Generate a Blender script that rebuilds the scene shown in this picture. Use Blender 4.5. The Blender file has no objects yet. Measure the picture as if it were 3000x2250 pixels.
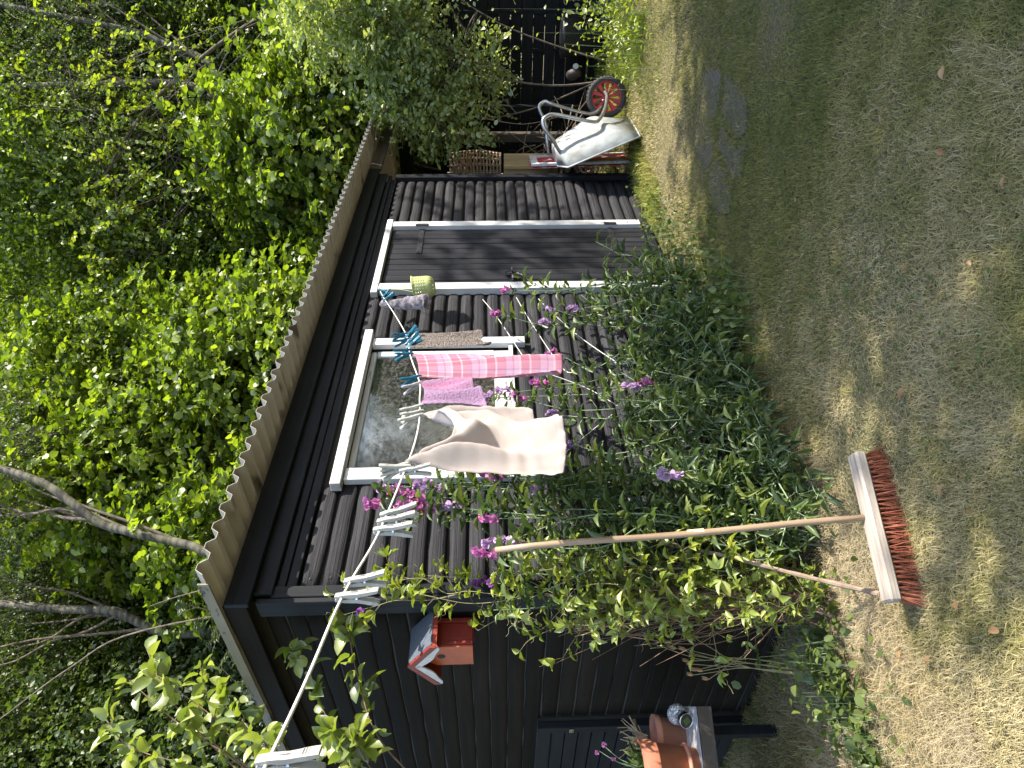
import bpy, bmesh, math, random
import numpy as np
from mathutils import Vector, Matrix

S = bpy.context.scene
COL = S.collection
rnd = random.Random(7)
rng = np.random.default_rng(11)

# ------------------------------------------------------------------ camera
CAMZ = 1.35
cam_d = bpy.data.cameras.new("camera"); cam = bpy.data.objects.new("camera", cam_d); COL.objects.link(cam)
S.camera = cam
F_PX = 1985.0
PITCH, ROLL, YAW = math.radians(1.75), math.radians(-0.9), math.radians(39.3)
cam_d.sensor_fit = 'HORIZONTAL'; cam_d.sensor_width = 36.0; cam_d.lens = F_PX / 3000 * 36
cam_d.clip_start = 0.05; cam_d.clip_end = 400
_cp, _sp, _cr, _sr = math.cos(PITCH), math.sin(PITCH), math.cos(ROLL), math.sin(ROLL)
_R = np.array([[_cr, -_sr, 0], [_sr, _cr, 0], [0, 0, 1]]) @ np.array([[1, 0, 0], [0, _cp, -_sp], [0, _sp, _cp]])
FW = np.array([math.cos(YAW), math.sin(YAW), 0]); RT = np.array([math.sin(YAW), -math.cos(YAW), 0])
_L = np.stack([RT, np.array([0, 0, -1.0]), FW], 1)
right_w = _L @ _R.T @ np.array([1.0, 0, 0]); down_w = _L @ _R.T @ np.array([0, 1.0, 0]); fwd_w = _L @ _R.T @ np.array([0, 0, 1.0])
m = Matrix.Identity(4)                       # the phone was held upright, its picture stored sideways: image right = world down
for i in range(3):
    m[i][0] = down_w[i]; m[i][1] = right_w[i]; m[i][2] = -fwd_w[i]
m[2][3] = CAMZ
cam.matrix_world = m

# ------------------------------------------------------------------ sky, sun, exposure
SUN_DIR = Vector((-0.48, 1.0, -1.0)).normalized()
w = bpy.data.worlds.new("World"); S.world = w; w.use_nodes = True
nt = w.node_tree
sky = nt.nodes.new("ShaderNodeTexSky"); sky.sky_type = 'NISHITA'; sky.sun_disc = False
elev = math.asin(-SUN_DIR.z); azim = math.atan2(-SUN_DIR.x, -SUN_DIR.y)
sky.sun_elevation = elev; sky.sun_rotation = azim
sky.air_density = 1.0; sky.dust_density = 1.2; sky.ozone_density = 0.35
nt.links.new(sky.outputs[0], nt.nodes["Background"].inputs[0])
nt.nodes["Background"].inputs[1].default_value = 0.15
sl = bpy.data.lights.new("sun", 'SUN'); sl.energy = 4.0; sl.angle = math.radians(0.55); sl.color = (1.0, 0.93, 0.81)
so = bpy.data.objects.new("sun", sl); COL.objects.link(so); so.location = (6, -6, 12)
so.rotation_euler = SUN_DIR.to_track_quat('-Z', 'Y').to_euler()
S.view_settings.view_transform = 'Standard'; S.view_settings.look = 'None'
S.view_settings.exposure = 1.66; S.view_settings.gamma = 1.0; S.view_settings.use_curve_mapping = False
S.cycles.max_bounces = 8; S.cycles.diffuse_bounces = 4; S.cycles.transparent_max_bounces = 12
S.cycles.transmission_bounces = 6; S.cycles.glossy_bounces = 3
S.cycles.sample_clamp_indirect = 6.0

# ------------------------------------------------------------------ materials
def newmat(name):
    M = bpy.data.materials.new(name); M.use_nodes = True
    n = M.node_tree; n.nodes.clear()
    out = n.nodes.new("ShaderNodeOutputMaterial")
    return M, n, out
def N(n, t, **k):
    x = n.nodes.new(t)
    for a, b in k.items():
        if a.startswith('i_'): x.inputs[a[2:].replace('_', ' ')].default_value = b
        else: setattr(x, a, b)
    return x
def ramp(n, fac, cols):
    r = n.nodes.new("ShaderNodeValToRGB"); el = r.color_ramp.elements
    while len(el) < len(cols): el.new(0.5)
    for e, (p, c) in zip(el, cols): e.position = p; e.color = (*c, 1)
    n.links.new(fac, r.inputs[0]); return r.outputs[0]
def mapping(n, scale, src='Object'):
    tc = n.nodes.new("ShaderNodeTexCoord"); mp = n.nodes.new("ShaderNodeMapping"); mp.inputs['Scale'].default_value = scale
    n.links.new(tc.outputs[src], mp.inputs[0]); return mp.outputs[0]
def mixc(n, fac, a, b, mode='MIX'):
    x = n.nodes.new("ShaderNodeMix"); x.data_type = 'RGBA'; x.blend_type = mode
    for s, v in ((0, fac), (6, a), (7, b)):
        if hasattr(v, 'is_linked') or hasattr(v, 'links'): n.links.new(v, x.inputs[s])
        else: x.inputs[s].default_value = v if s == 0 else (*v, 1)
    return x.outputs[2]

def wood(name, c1, c2, c3=None, grain=(1.5, 45, 45), rough=0.6, bump=0.5, worn=0.0, spec=0.4, rnd_obj=0.25, dist=0.004, knots=False, geo=False):
    """painted or bare timber; grain runs along the piece's local x"""
    M, n, out = newmat(name)
    b = N(n, "ShaderNodeBsdfPrincipled"); b.inputs['Roughness'].default_value = rough; b.inputs['Specular IOR Level'].default_value = spec
    v = mapping(n, grain)
    oi = N(n, "ShaderNodeObjectInfo")
    ad = N(n, "ShaderNodeVectorMath", operation='ADD'); n.links.new(v, ad.inputs[0])
    ml = N(n, "ShaderNodeVectorMath", operation='SCALE'); ml.inputs[0].default_value = (37, 91, 53); n.links.new(oi.outputs['Random'], ml.inputs['Scale'])
    n.links.new(ml.outputs[0], ad.inputs[1])
    t = N(n, "ShaderNodeTexNoise"); t.inputs['Scale'].default_value = 1.0; t.inputs['Detail'].default_value = 6; t.inputs['Roughness'].default_value = 0.65; t.inputs['Distortion'].default_value = 0.6
    n.links.new(ad.outputs[0], t.inputs['Vector'])
    col = ramp(n, t.outputs['Fac'], [(0.3, c1), (0.7, c2)])
    t2 = N(n, "ShaderNodeTexNoise"); t2.inputs['Scale'].default_value = 3.0; t2.inputs['Detail'].default_value = 3
    n.links.new(mapping(n, (1, 1, 1)), t2.inputs['Vector'])
    col = mixc(n, 1.0, col, ramp(n, t2.outputs['Fac'], [(0.3, (0.78,) * 3), (0.7, (1.15,) * 3)]), 'MULTIPLY')
    rv = ramp(n, oi.outputs['Random'], [(0, (1 - rnd_obj,) * 3), (1, (1 + rnd_obj,) * 3)])
    col = mixc(n, 1.0, col, rv, 'MULTIPLY')
    if c3 is not None:
        t3 = N(n, "ShaderNodeTexNoise"); t3.inputs['Scale'].default_value = 1.0; t3.inputs['Detail'].default_value = 8; t3.inputs['Roughness'].default_value = 0.7
        a2 = N(n, "ShaderNodeVectorMath", operation='ADD'); n.links.new(mapping(n, (grain[0] * 4, grain[1] * 0.9, grain[2] * 0.9)), a2.inputs[0]); n.links.new(ml.outputs[0], a2.inputs[1])
        n.links.new(a2.outputs[0], t3.inputs['Vector'])
        msk = ramp(n, t3.outputs['Fac'], [(0.60 - worn, (0,) * 3), (0.64 - worn, (1,) * 3)])
        col = mixc(n, msk, col, c3)
    n.links.new(col, b.inputs['Base Color'])
    bp = N(n, "ShaderNodeBump"); bp.inputs['Strength'].default_value = bump; bp.inputs['Distance'].default_value = dist
    n.links.new(t.outputs['Fac'], bp.inputs['Height']); n.links.new(bp.outputs[0], b.inputs['Normal'])
    n.links.new(b.outputs[0], out.inputs[0])
    return M

def plain(name, c, rough=0.5, metal=0.0, var=0.15, scale=20, bump=0.0, spec=0.5, c2=None, thr=(0.35, 0.65), coat=0.0):
    M, n, out = newmat(name)
    b = N(n, "ShaderNodeBsdfPrincipled"); b.inputs['Roughness'].default_value = rough; b.inputs['Metallic'].default_value = metal
    b.inputs['Specular IOR Level'].default_value = spec; b.inputs['Coat Weight'].default_value = coat
    t = N(n, "ShaderNodeTexNoise"); t.inputs['Scale'].default_value = scale; t.inputs['Detail'].default_value = 6; t.inputs['Roughness'].default_value = 0.6
    n.links.new(mapping(n, (1, 1, 1)), t.inputs['Vector'])
    if c2 is None: c2 = tuple(x * (1 - var) for x in c); c = tuple(x * (1 + var) for x in c)
    n.links.new(ramp(n, t.outputs['Fac'], [(thr[0], c2), (thr[1], c)]), b.inputs['Base Color'])
    if bump:
        bp = N(n, "ShaderNodeBump"); bp.inputs['Strength'].default_value = bump; bp.inputs['Distance'].default_value = 0.004
        n.links.new(t.outputs['Fac'], bp.inputs['Height']); n.links.new(bp.outputs[0], b.inputs['Normal'])
    n.links.new(b.outputs[0], out.inputs[0])
    return M

def leafmat(name, cols, trans=0.42, tcol=(1.25, 1.35, 0.45), gloss=0.08, rough=0.45, veins=False):
    M, n, out = newmat(name)
    g = N(n, "ShaderNodeNewGeometry")
    oi = N(n, "ShaderNodeObjectInfo")
    ad = N(n, "ShaderNodeMath", operation='ADD'); n.links.new(g.outputs['Random Per Island'], ad.inputs[0]); n.links.new(oi.outputs['Random'], ad.inputs[1])
    fr = N(n, "ShaderNodeMath", operation='FRACT'); n.links.new(ad.outputs[0], fr.inputs[0])
    k = len(cols)
    c = ramp(n, fr.outputs[0], [(i / (k - 1), cols[i]) for i in range(k)])
    if veins:
        wv = N(n, "ShaderNodeTexWave", bands_direction='X'); wv.inputs['Scale'].default_value = 6; wv.inputs['Distortion'].default_value = 1.5
        n.links.new(mapping(n, (1, 1, 1)), wv.inputs['Vector'])
        c = mixc(n, 1.0, c, ramp(n, wv.outputs['Fac'], [(0, (0.85,) * 3), (0.5, (1.05,) * 3)]), 'MULTIPLY')
    d = N(n, "ShaderNodeBsdfDiffuse"); n.links.new(c, d.inputs[0])
    tr = N(n, "ShaderNodeBsdfTranslucent"); n.links.new(mixc(n, 1.0, c, tcol, 'MULTIPLY'), tr.inputs[0])
    m1 = N(n, "ShaderNodeMixShader"); m1.inputs[0].default_value = trans; n.links.new(d.outputs[0], m1.inputs[1]); n.links.new(tr.outputs[0], m1.inputs[2])
    gl = N(n, "ShaderNodeBsdfGlossy"); gl.inputs['Roughness'].default_value = rough
    m2 = N(n, "ShaderNodeMixShader"); m2.inputs[0].default_value = gloss; n.links.new(m1.outputs[0], m2.inputs[1]); n.links.new(gl.outputs[0], m2.inputs[2])
    n.links.new(m2.outputs[0], out.inputs[0])
    return M

MAT = dict(
    black_log=wood("black_log", (0.011, 0.011, 0.0135), (0.046, 0.045, 0.051), (0.005, 0.005, 0.006), grain=(1.0, 75, 75), rough=0.68, bump=1.0, dist=0.010, spec=0.14, worn=-0.05),
    black_board=wood("black_board", (0.008, 0.009, 0.011), (0.019, 0.020, 0.024), grain=(1.2, 30, 30), rough=0.55, bump=0.5, spec=0.12, rnd_obj=0.12),
    door_plank=wood("door_plank", (0.009, 0.009, 0.012), (0.026, 0.026, 0.033), grain=(1.2, 35, 35), rough=0.5, bump=0.8, spec=0.25, rnd_obj=0.18),
    tar_log=wood("tar_log", (0.0085, 0.0065, 0.0045), (0.017, 0.0135, 0.0095), (0.25, 0.24, 0.2), grain=(1.2, 30, 30), rough=0.7, bump=0.5, spec=0.08, worn=-0.17, rnd_obj=0.3),
    inside=plain("dark_inside", (0.02, 0.02, 0.018), 0.8),
    white_paint=wood("white_paint", (0.44, 0.44, 0.445), (0.54, 0.54, 0.545), (0.16, 0.13, 0.10), grain=(1.2, 40, 40), rough=0.45, bump=0.6, worn=0.02, rnd_obj=0.05),
    white_clean=wood("white_clean", (0.46, 0.46, 0.465), (0.56, 0.56, 0.565), (0.25, 0.2, 0.15), grain=(2.0, 40, 40), rough=0.4, bump=0.3, worn=-0.14, rnd_obj=0.04),
    brown_paint=wood("brown_paint", (0.045, 0.036, 0.031), (0.085, 0.068, 0.058), grain=(1.5, 20, 20), rough=0.6, bump=0.3),
    iron=plain("iron", (0.045, 0.045, 0.05), 0.45, 0.6, 0.3, 40),
    steel=plain("galvanised_steel", (0.36, 0.39, 0.40), 0.7, 0.0, 0.22, 7, bump=0.25, spec=0.3, c2=(0.23, 0.23, 0.215), thr=(0.34, 0.60)),
    tube=plain("steel_tube", (0.42, 0.42, 0.44), 0.32, 0.85, 0.2, 30),
    rubber=plain("rubber", (0.045, 0.043, 0.042), 0.85, 0, 0.25, 30),
    red_plastic=plain("red_plastic", (0.50, 0.02, 0.035), 0.5, 0, 0.2, 16, c2=(0.20, 0.05, 0.045), thr=(0.36, 0.52)),
    red_paint=plain("red_paint", (0.42, 0.03, 0.03), 0.5, 0, 0.2, 8, c2=(0.45, 0.36, 0.33), thr=(0.42, 0.46)),
    red_wood=wood("red_wood", (0.15, 0.018, 0.012), (0.24, 0.028, 0.018), grain=(2, 25, 25), rough=0.5, bump=0.2, rnd_obj=0.08),
    rust_wood=wood("rust_wood", (0.36, 0.075, 0.025), (0.46, 0.10, 0.035), grain=(2, 25, 25), rough=0.5, bump=0.2, rnd_obj=0.05),
    roofing_felt=plain("roofing_felt", (0.07, 0.085, 0.11), 0.85, 0, 0.6, 350, bump=0.6),
    rope=plain("white_rope", (0.58, 0.58, 0.56), 0.7, 0, 0.15, 300, bump=0.4),
    string=plain("string", (0.55, 0.53, 0.48), 0.8, 0, 0.15, 200),
    peg_white=plain("white_plastic", (0.60, 0.60, 0.57), 0.35, 0, 0.04, 30, spec=0.5),
    peg_blue=plain("blue_plastic", (0.02, 0.20, 0.32), 0.3, 0, 0.1, 30),
    peg_grey=plain("grey_plastic", (0.50, 0.50, 0.52), 0.35, 0, 0.06, 30),
    terracotta=plain("terracotta", (0.34, 0.125, 0.07), 0.8, 0, 0.2, 9, bump=0.25),
    terracotta_pale=plain("terracotta_pale", (0.42, 0.21, 0.145), 0.8, 0, 0.1, 9, c2=(0.40, 0.17, 0.11), bump=0.2),
    soil=plain("soil", (0.05, 0.035, 0.025), 0.95, 0, 0.5, 60, bump=0.8),
    black_pot=plain("black_plastic", (0.03, 0.03, 0.032), 0.4, 0, 0.5, 60),
    pale_pot=plain("pale_plastic", (0.62, 0.52, 0.30), 0.4, 0, 0.1),
    chrome=plain("brushed_steel", (0.62, 0.62, 0.62), 0.22, 1.0, 0.1, 60),
    stone=plain("paving_stone", (0.095, 0.085, 0.075), 0.85, 0, 0.45, 5, bump=0.6, c2=(0.085, 0.075, 0.05), thr=(0.38, 0.6)),
    brick=plain("brick", (0.42, 0.16, 0.10), 0.85, 0, 0.3, 30, bump=0.4),
    handle_wood=wood("handle_wood", (0.20, 0.135, 0.085), (0.36, 0.26, 0.175), grain=(3, 60, 60), rough=0.45, bump=0.2, rnd_obj=0.02),
    grey_wood=wood("grey_wood", (0.24, 0.20, 0.165), (0.42, 0.37, 0.32), grain=(4, 90, 90), rough=0.7, bump=0.5, rnd_obj=0.02),
    bristle=plain("bristle", (0.25, 0.078, 0.042), 0.5, 0, 0.3, 40),
    twig=plain("dry_twig", (0.20, 0.145, 0.105), 0.85, 0, 0.35, 20),
    straw=plain("dry_straw", (0.46, 0.36, 0.22), 0.8, 0, 0.3, 20),
    wicker=plain("wicker", (0.36, 0.27, 0.20), 0.8, 0, 0.4, 50, bump=0.3),
    raw_timber=wood("raw_timber", (0.42, 0.27, 0.12), (0.60, 0.42, 0.20), grain=(3, 30, 30), rough=0.7, bump=0.3),
    firewood=wood("firewood", (0.10, 0.075, 0.055), (0.26, 0.20, 0.15), grain=(3, 20, 20), rough=0.85, bump=0.6, rnd_obj=0.35),
    bark=plain("brown_bark", (0.10, 0.08, 0.062), 0.9, 0, 0.5, 18, bump=0.8),
    stem=plain("green_stem", (0.17, 0.24, 0.13), 0.5, 0, 0.25, 25),
    stem_y=plain("yellow_stem", (0.22, 0.20, 0.09), 0.6, 0, 0.25, 25),
    stem_r=plain("brown_stem", (0.16, 0.10, 0.07), 0.7, 0, 0.25, 25),
    colander=plain("green_enamel", (0.36, 0.40, 0.17), 0.35, 0, 0.05, 5, spec=0.5),
    hazel=leafmat("hazel_leaf", [(0.040, 0.072, 0.012), (0.11, 0.165, 0.016), (0.19, 0.265, 0.022), (0.31, 0.37, 0.035)], 0.5, gloss=0.07, rough=0.5),
    birch=leafmat("birch_leaf", [(0.040, 0.072, 0.015), (0.070, 0.110, 0.020), (0.125, 0.170, 0.032)], 0.48, gloss=0.06, rough=0.5),
    dark_leaf=leafmat("dark_leaf", [(0.022, 0.044, 0.012), (0.038, 0.066, 0.016), (0.068, 0.102, 0.024)], 0.42, gloss=0.06, rough=0.5),
    lime_leaf=leafmat("yellow_green_leaf", [(0.16, 0.22, 0.02), (0.24, 0.30, 0.025), (0.30, 0.32, 0.03)], 0.5),
    apple=leafmat("pale_round_leaf", [(0.18, 0.235, 0.075), (0.29, 0.35, 0.12), (0.42, 0.46, 0.21)], 0.45, gloss=0.10, rough=0.45),
    cherry=leafmat("cherry_leaf", [(0.11, 0.155, 0.030), (0.20, 0.25, 0.05), (0.30, 0.33, 0.075)], 0.45, veins=True, gloss=0.09),
    pea=leafmat("pea_leaf", [(0.050, 0.085, 0.033), (0.075, 0.12, 0.040), (0.11, 0.16, 0.048), (0.20, 0.24, 0.06)], 0.35, tcol=(1.1, 1.2, 0.6), gloss=0.045, veins=True),
    clematis=leafmat("clematis_leaf", [(0.16, 0.22, 0.035), (0.24, 0.30, 0.045), (0.34, 0.36, 0.06)], 0.4),
    weed=leafmat("weed_leaf", [(0.070, 0.105, 0.030), (0.11, 0.15, 0.038), (0.16, 0.20, 0.055)], 0.35, gloss=0.03),
    dry_leaf=leafmat("dry_leaf", [(0.26, 0.14, 0.06), (0.34, 0.20, 0.09), (0.4, 0.28, 0.15)], 0.25, tcol=(1, 0.9, 0.7), gloss=0.03),
    petal=leafmat("pink_petal", [(0.50, 0.10, 0.32), (0.54, 0.22, 0.42), (0.42, 0.14, 0.38)], 0.45, tcol=(1, 0.8, 1), gloss=0.02),
    petal_f=leafmat("faded_petal", [(0.42, 0.25, 0.45), (0.55, 0.42, 0.60), (0.36, 0.2, 0.42)], 0.4, tcol=(1, 0.9, 1), gloss=0.02),
    petal_v=leafmat("violet_petal", [(0.12, 0.03, 0.16), (0.20, 0.06, 0.26)], 0.3, tcol=(1, 0.8, 1), gloss=0.02),
)

def grass_mat():
    M, n, out = newmat("grass_blades")
    at = N(n, "ShaderNodeAttribute", attribute_name='tint')
    d = N(n, "ShaderNodeBsdfDiffuse"); tr = N(n, "ShaderNodeBsdfTranslucent")
    n.links.new(at.outputs['Color'], d.inputs[0]); n.links.new(at.outputs['Color'], tr.inputs[0])
    mx = N(n, "ShaderNodeMixShader"); mx.inputs[0].default_value = 0.3
    n.links.new(d.outputs[0], mx.inputs[1]); n.links.new(tr.outputs[0], mx.inputs[2])
    n.links.new(mx.outputs[0], out.inputs[0]); return M
MAT['grass'] = grass_mat()

def ground_mat():
    M, n, out = newmat("dry_lawn_soil")
    b = N(n, "ShaderNodeBsdfPrincipled"); b.inputs['Roughness'].default_value = 0.95; b.inputs['Specular IOR Level'].default_value = 0.1
    v = mapping(n, (1, 1, 1))
    t = N(n, "ShaderNodeTexNoise"); t.inputs['Scale'].default_value = 1.4; t.inputs['Detail'].default_value = 8; n.links.new(v, t.inputs['Vector'])
    t2 = N(n, "ShaderNodeTexNoise"); t2.inputs['Scale'].default_value = 70; t2.inputs['Detail'].default_value = 6; n.links.new(v, t2.inputs['Vector'])
    c = ramp(n, t.outputs['Fac'], [(0.35, (0.12, 0.115, 0.06)), (0.62, (0.20, 0.17, 0.10))])
    c = mixc(n, 1.0, c, ramp(n, t2.outputs['Fac'], [(0.3, (0.45,) * 3), (0.7, (1.3,) * 3)]), 'MULTIPLY')
    n.links.new(c, b.inputs['Base Color'])
    bp = N(n, "ShaderNodeBump"); bp.inputs['Strength'].default_value = 1; bp.inputs['Distance'].default_value = 0.02
    n.links.new(t2.outputs['Fac'], bp.inputs['Height']); n.links.new(bp.outputs[0], b.inputs['Normal'])
    n.links.new(b.outputs[0], out.inputs[0]); return M
MAT['ground'] = ground_mat()

def sheet_mat():
    M, n, out = newmat("cream_roof_sheet")
    t = N(n, "ShaderNodeTexNoise"); t.inputs['Scale'].default_value = 1.0; t.inputs['Detail'].default_value = 7
    n.links.new(mapping(n, (14, 3, 3)), t.inputs['Vector'])
    c = ramp(n, t.outputs['Fac'], [(0.30, (0.10, 0.08, 0.05)), (0.40, (0.37, 0.345, 0.28)), (0.8, (0.45, 0.42, 0.345))])
    d = N(n, "ShaderNodeBsdfPrincipled"); d.inputs['Roughness'].default_value = 0.5; n.links.new(c, d.inputs['Base Color'])
    tr = N(n, "ShaderNodeBsdfTranslucent"); n.links.new(c, tr.inputs[0])
    mx = N(n, "ShaderNodeMixShader"); mx.inputs[0].default_value = 0.22
    n.links.new(d.outputs[0], mx.inputs[1]); n.links.new(tr.outputs[0], mx.inputs[2]); n.links.new(mx.outputs[0], out.inputs[0]); return M
MAT['sheet'] = sheet_mat()
MAT['dirty_shaded_edge'] = wood('dirty_shaded_cream_edge', (0.15, 0.13, 0.085), (0.21, 0.185, 0.12), (0.015, 0.013, 0.01), grain=(1.0, 14, 14), rough=0.6, bump=0.1, worn=0.02, rnd_obj=0)  # black streaks are dirt; the cream itself is darkened to paint in shade

def birch_bark():
    M, n, out = newmat("birch_bark")
    b = N(n, "ShaderNodeBsdfPrincipled"); b.inputs['Roughness'].default_value = 0.8
    t = N(n, "ShaderNodeTexNoise"); t.inputs['Scale'].default_value = 1; t.inputs['Detail'].default_value = 8; n.links.new(mapping(n, (5, 5, 22)), t.inputs['Vector'])
    t2 = N(n, "ShaderNodeTexNoise"); t2.inputs['Scale'].default_value = 4; t2.inputs['Detail'].default_value = 5; n.links.new(mapping(n, (1, 1, 1)), t2.inputs['Vector'])
    c = ramp(n, t.outputs['Fac'], [(0.38, (0.035, 0.03, 0.025)), (0.50, (0.10, 0.09, 0.07)), (0.80, (0.23, 0.21, 0.165))])
    c = mixc(n, 1.0, c, ramp(n, t2.outputs['Fac'], [(0.35, (0.55, 0.6, 0.42)), (0.6, (1, 1, 1))]), 'MULTIPLY')
    n.links.new(c, b.inputs['Base Color'])
    bp = N(n, "ShaderNodeBump"); bp.inputs['Strength'].default_value = 0.7; bp.inputs['Distance'].default_value = 0.01
    n.links.new(t.outputs['Fac'], bp.inputs['Height']); n.links.new(bp.outputs[0], b.inputs['Normal'])
    n.links.new(b.outputs[0], out.inputs[0]); return M
MAT['birch_bark'] = birch_bark()

def glass_mat(name, tint=(0.86, 0.9, 0.88), rough=0.0, ior=1.6, dirt=0.12):
    M, n, out = newmat(name)
    tr = N(n, "ShaderNodeBsdfTransparent"); tr.inputs[0].default_value = (*tint, 1)
    gl = N(n, "ShaderNodeBsdfGlossy"); gl.inputs['Roughness'].default_value = rough
    fr = N(n, "ShaderNodeFresnel"); fr.inputs[0].default_value = ior
    mx = N(n, "ShaderNodeMixShader"); n.links.new(fr.outputs[0], mx.inputs[0]); n.links.new(tr.outputs[0], mx.inputs[1]); n.links.new(gl.outputs[0], mx.inputs[2])
    t = N(n, "ShaderNodeTexNoise"); t.inputs['Scale'].default_value = 60; t.inputs['Detail'].default_value = 8; n.links.new(mapping(n, (1, 1, 1)), t.inputs['Vector'])
    t2 = N(n, "ShaderNodeTexNoise"); t2.inputs['Scale'].default_value = 6; t2.inputs['Detail'].default_value = 3; n.links.new(mapping(n, (1, 1, 1)), t2.inputs['Vector'])
    bp = N(n, "ShaderNodeBump"); bp.inputs['Strength'].default_value = 0.02; bp.inputs['Distance'].default_value = 0.004
    n.links.new(t2.outputs['Fac'], bp.inputs['Height']); n.links.new(bp.outputs[0], gl.inputs['Normal'])
    df = N(n, "ShaderNodeBsdfDiffuse"); df.inputs[0].default_value = (0.7, 0.7, 0.66, 1)
    m2 = N(n, "ShaderNodeMixShader"); n.links.new(mx.outputs[0], m2.inputs[1]); n.links.new(df.outputs[0], m2.inputs[2])
    mm = N(n, "ShaderNodeMath", operation='MULTIPLY'); mm.inputs[1].default_value = dirt
    sep = N(n, "ShaderNodeSeparateColor"); n.links.new(ramp(n, t.outputs['Fac'], [(0.45, (0.15,) * 3), (0.72, (1,) * 3)]), sep.inputs[0])
    n.links.new(sep.outputs[0], mm.inputs[0]); n.links.new(mm.outputs[0], m2.inputs[0])
    n.links.new(m2.outputs[0], out.inputs[0]); return M
MAT['glass'] = glass_mat("window_glass", rough=0.045, ior=2.1, dirt=0.10)
MAT['bulb_glass'] = glass_mat("clear_globe_glass", ior=1.6, dirt=0.1)

def crackle_mat():
    M, n, out = newmat("crackle_glass")
    b = N(n, "ShaderNodeBsdfPrincipled"); b.inputs['Roughness'].default_value = 0.15; b.inputs['Base Color'].default_value = (0.75, 0.78, 0.8, 1); b.inputs['Metallic'].default_value = 0.7
    t = N(n, "ShaderNodeTexVoronoi"); t.feature = 'DISTANCE_TO_EDGE'; t.inputs['Scale'].default_value = 120; n.links.new(mapping(n, (1, 1, 1)), t.inputs['Vector'])
    bp = N(n, "ShaderNodeBump"); bp.inputs['Strength'].default_value = 1; bp.inputs['Distance'].default_value = 0.01
    n.links.new(t.outputs[0], bp.inputs['Height']); n.links.new(bp.outputs[0], b.inputs['Normal'])
    n.links.new(b.outputs[0], out.inputs[0]); return M
MAT['crackle'] = crackle_mat()

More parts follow.
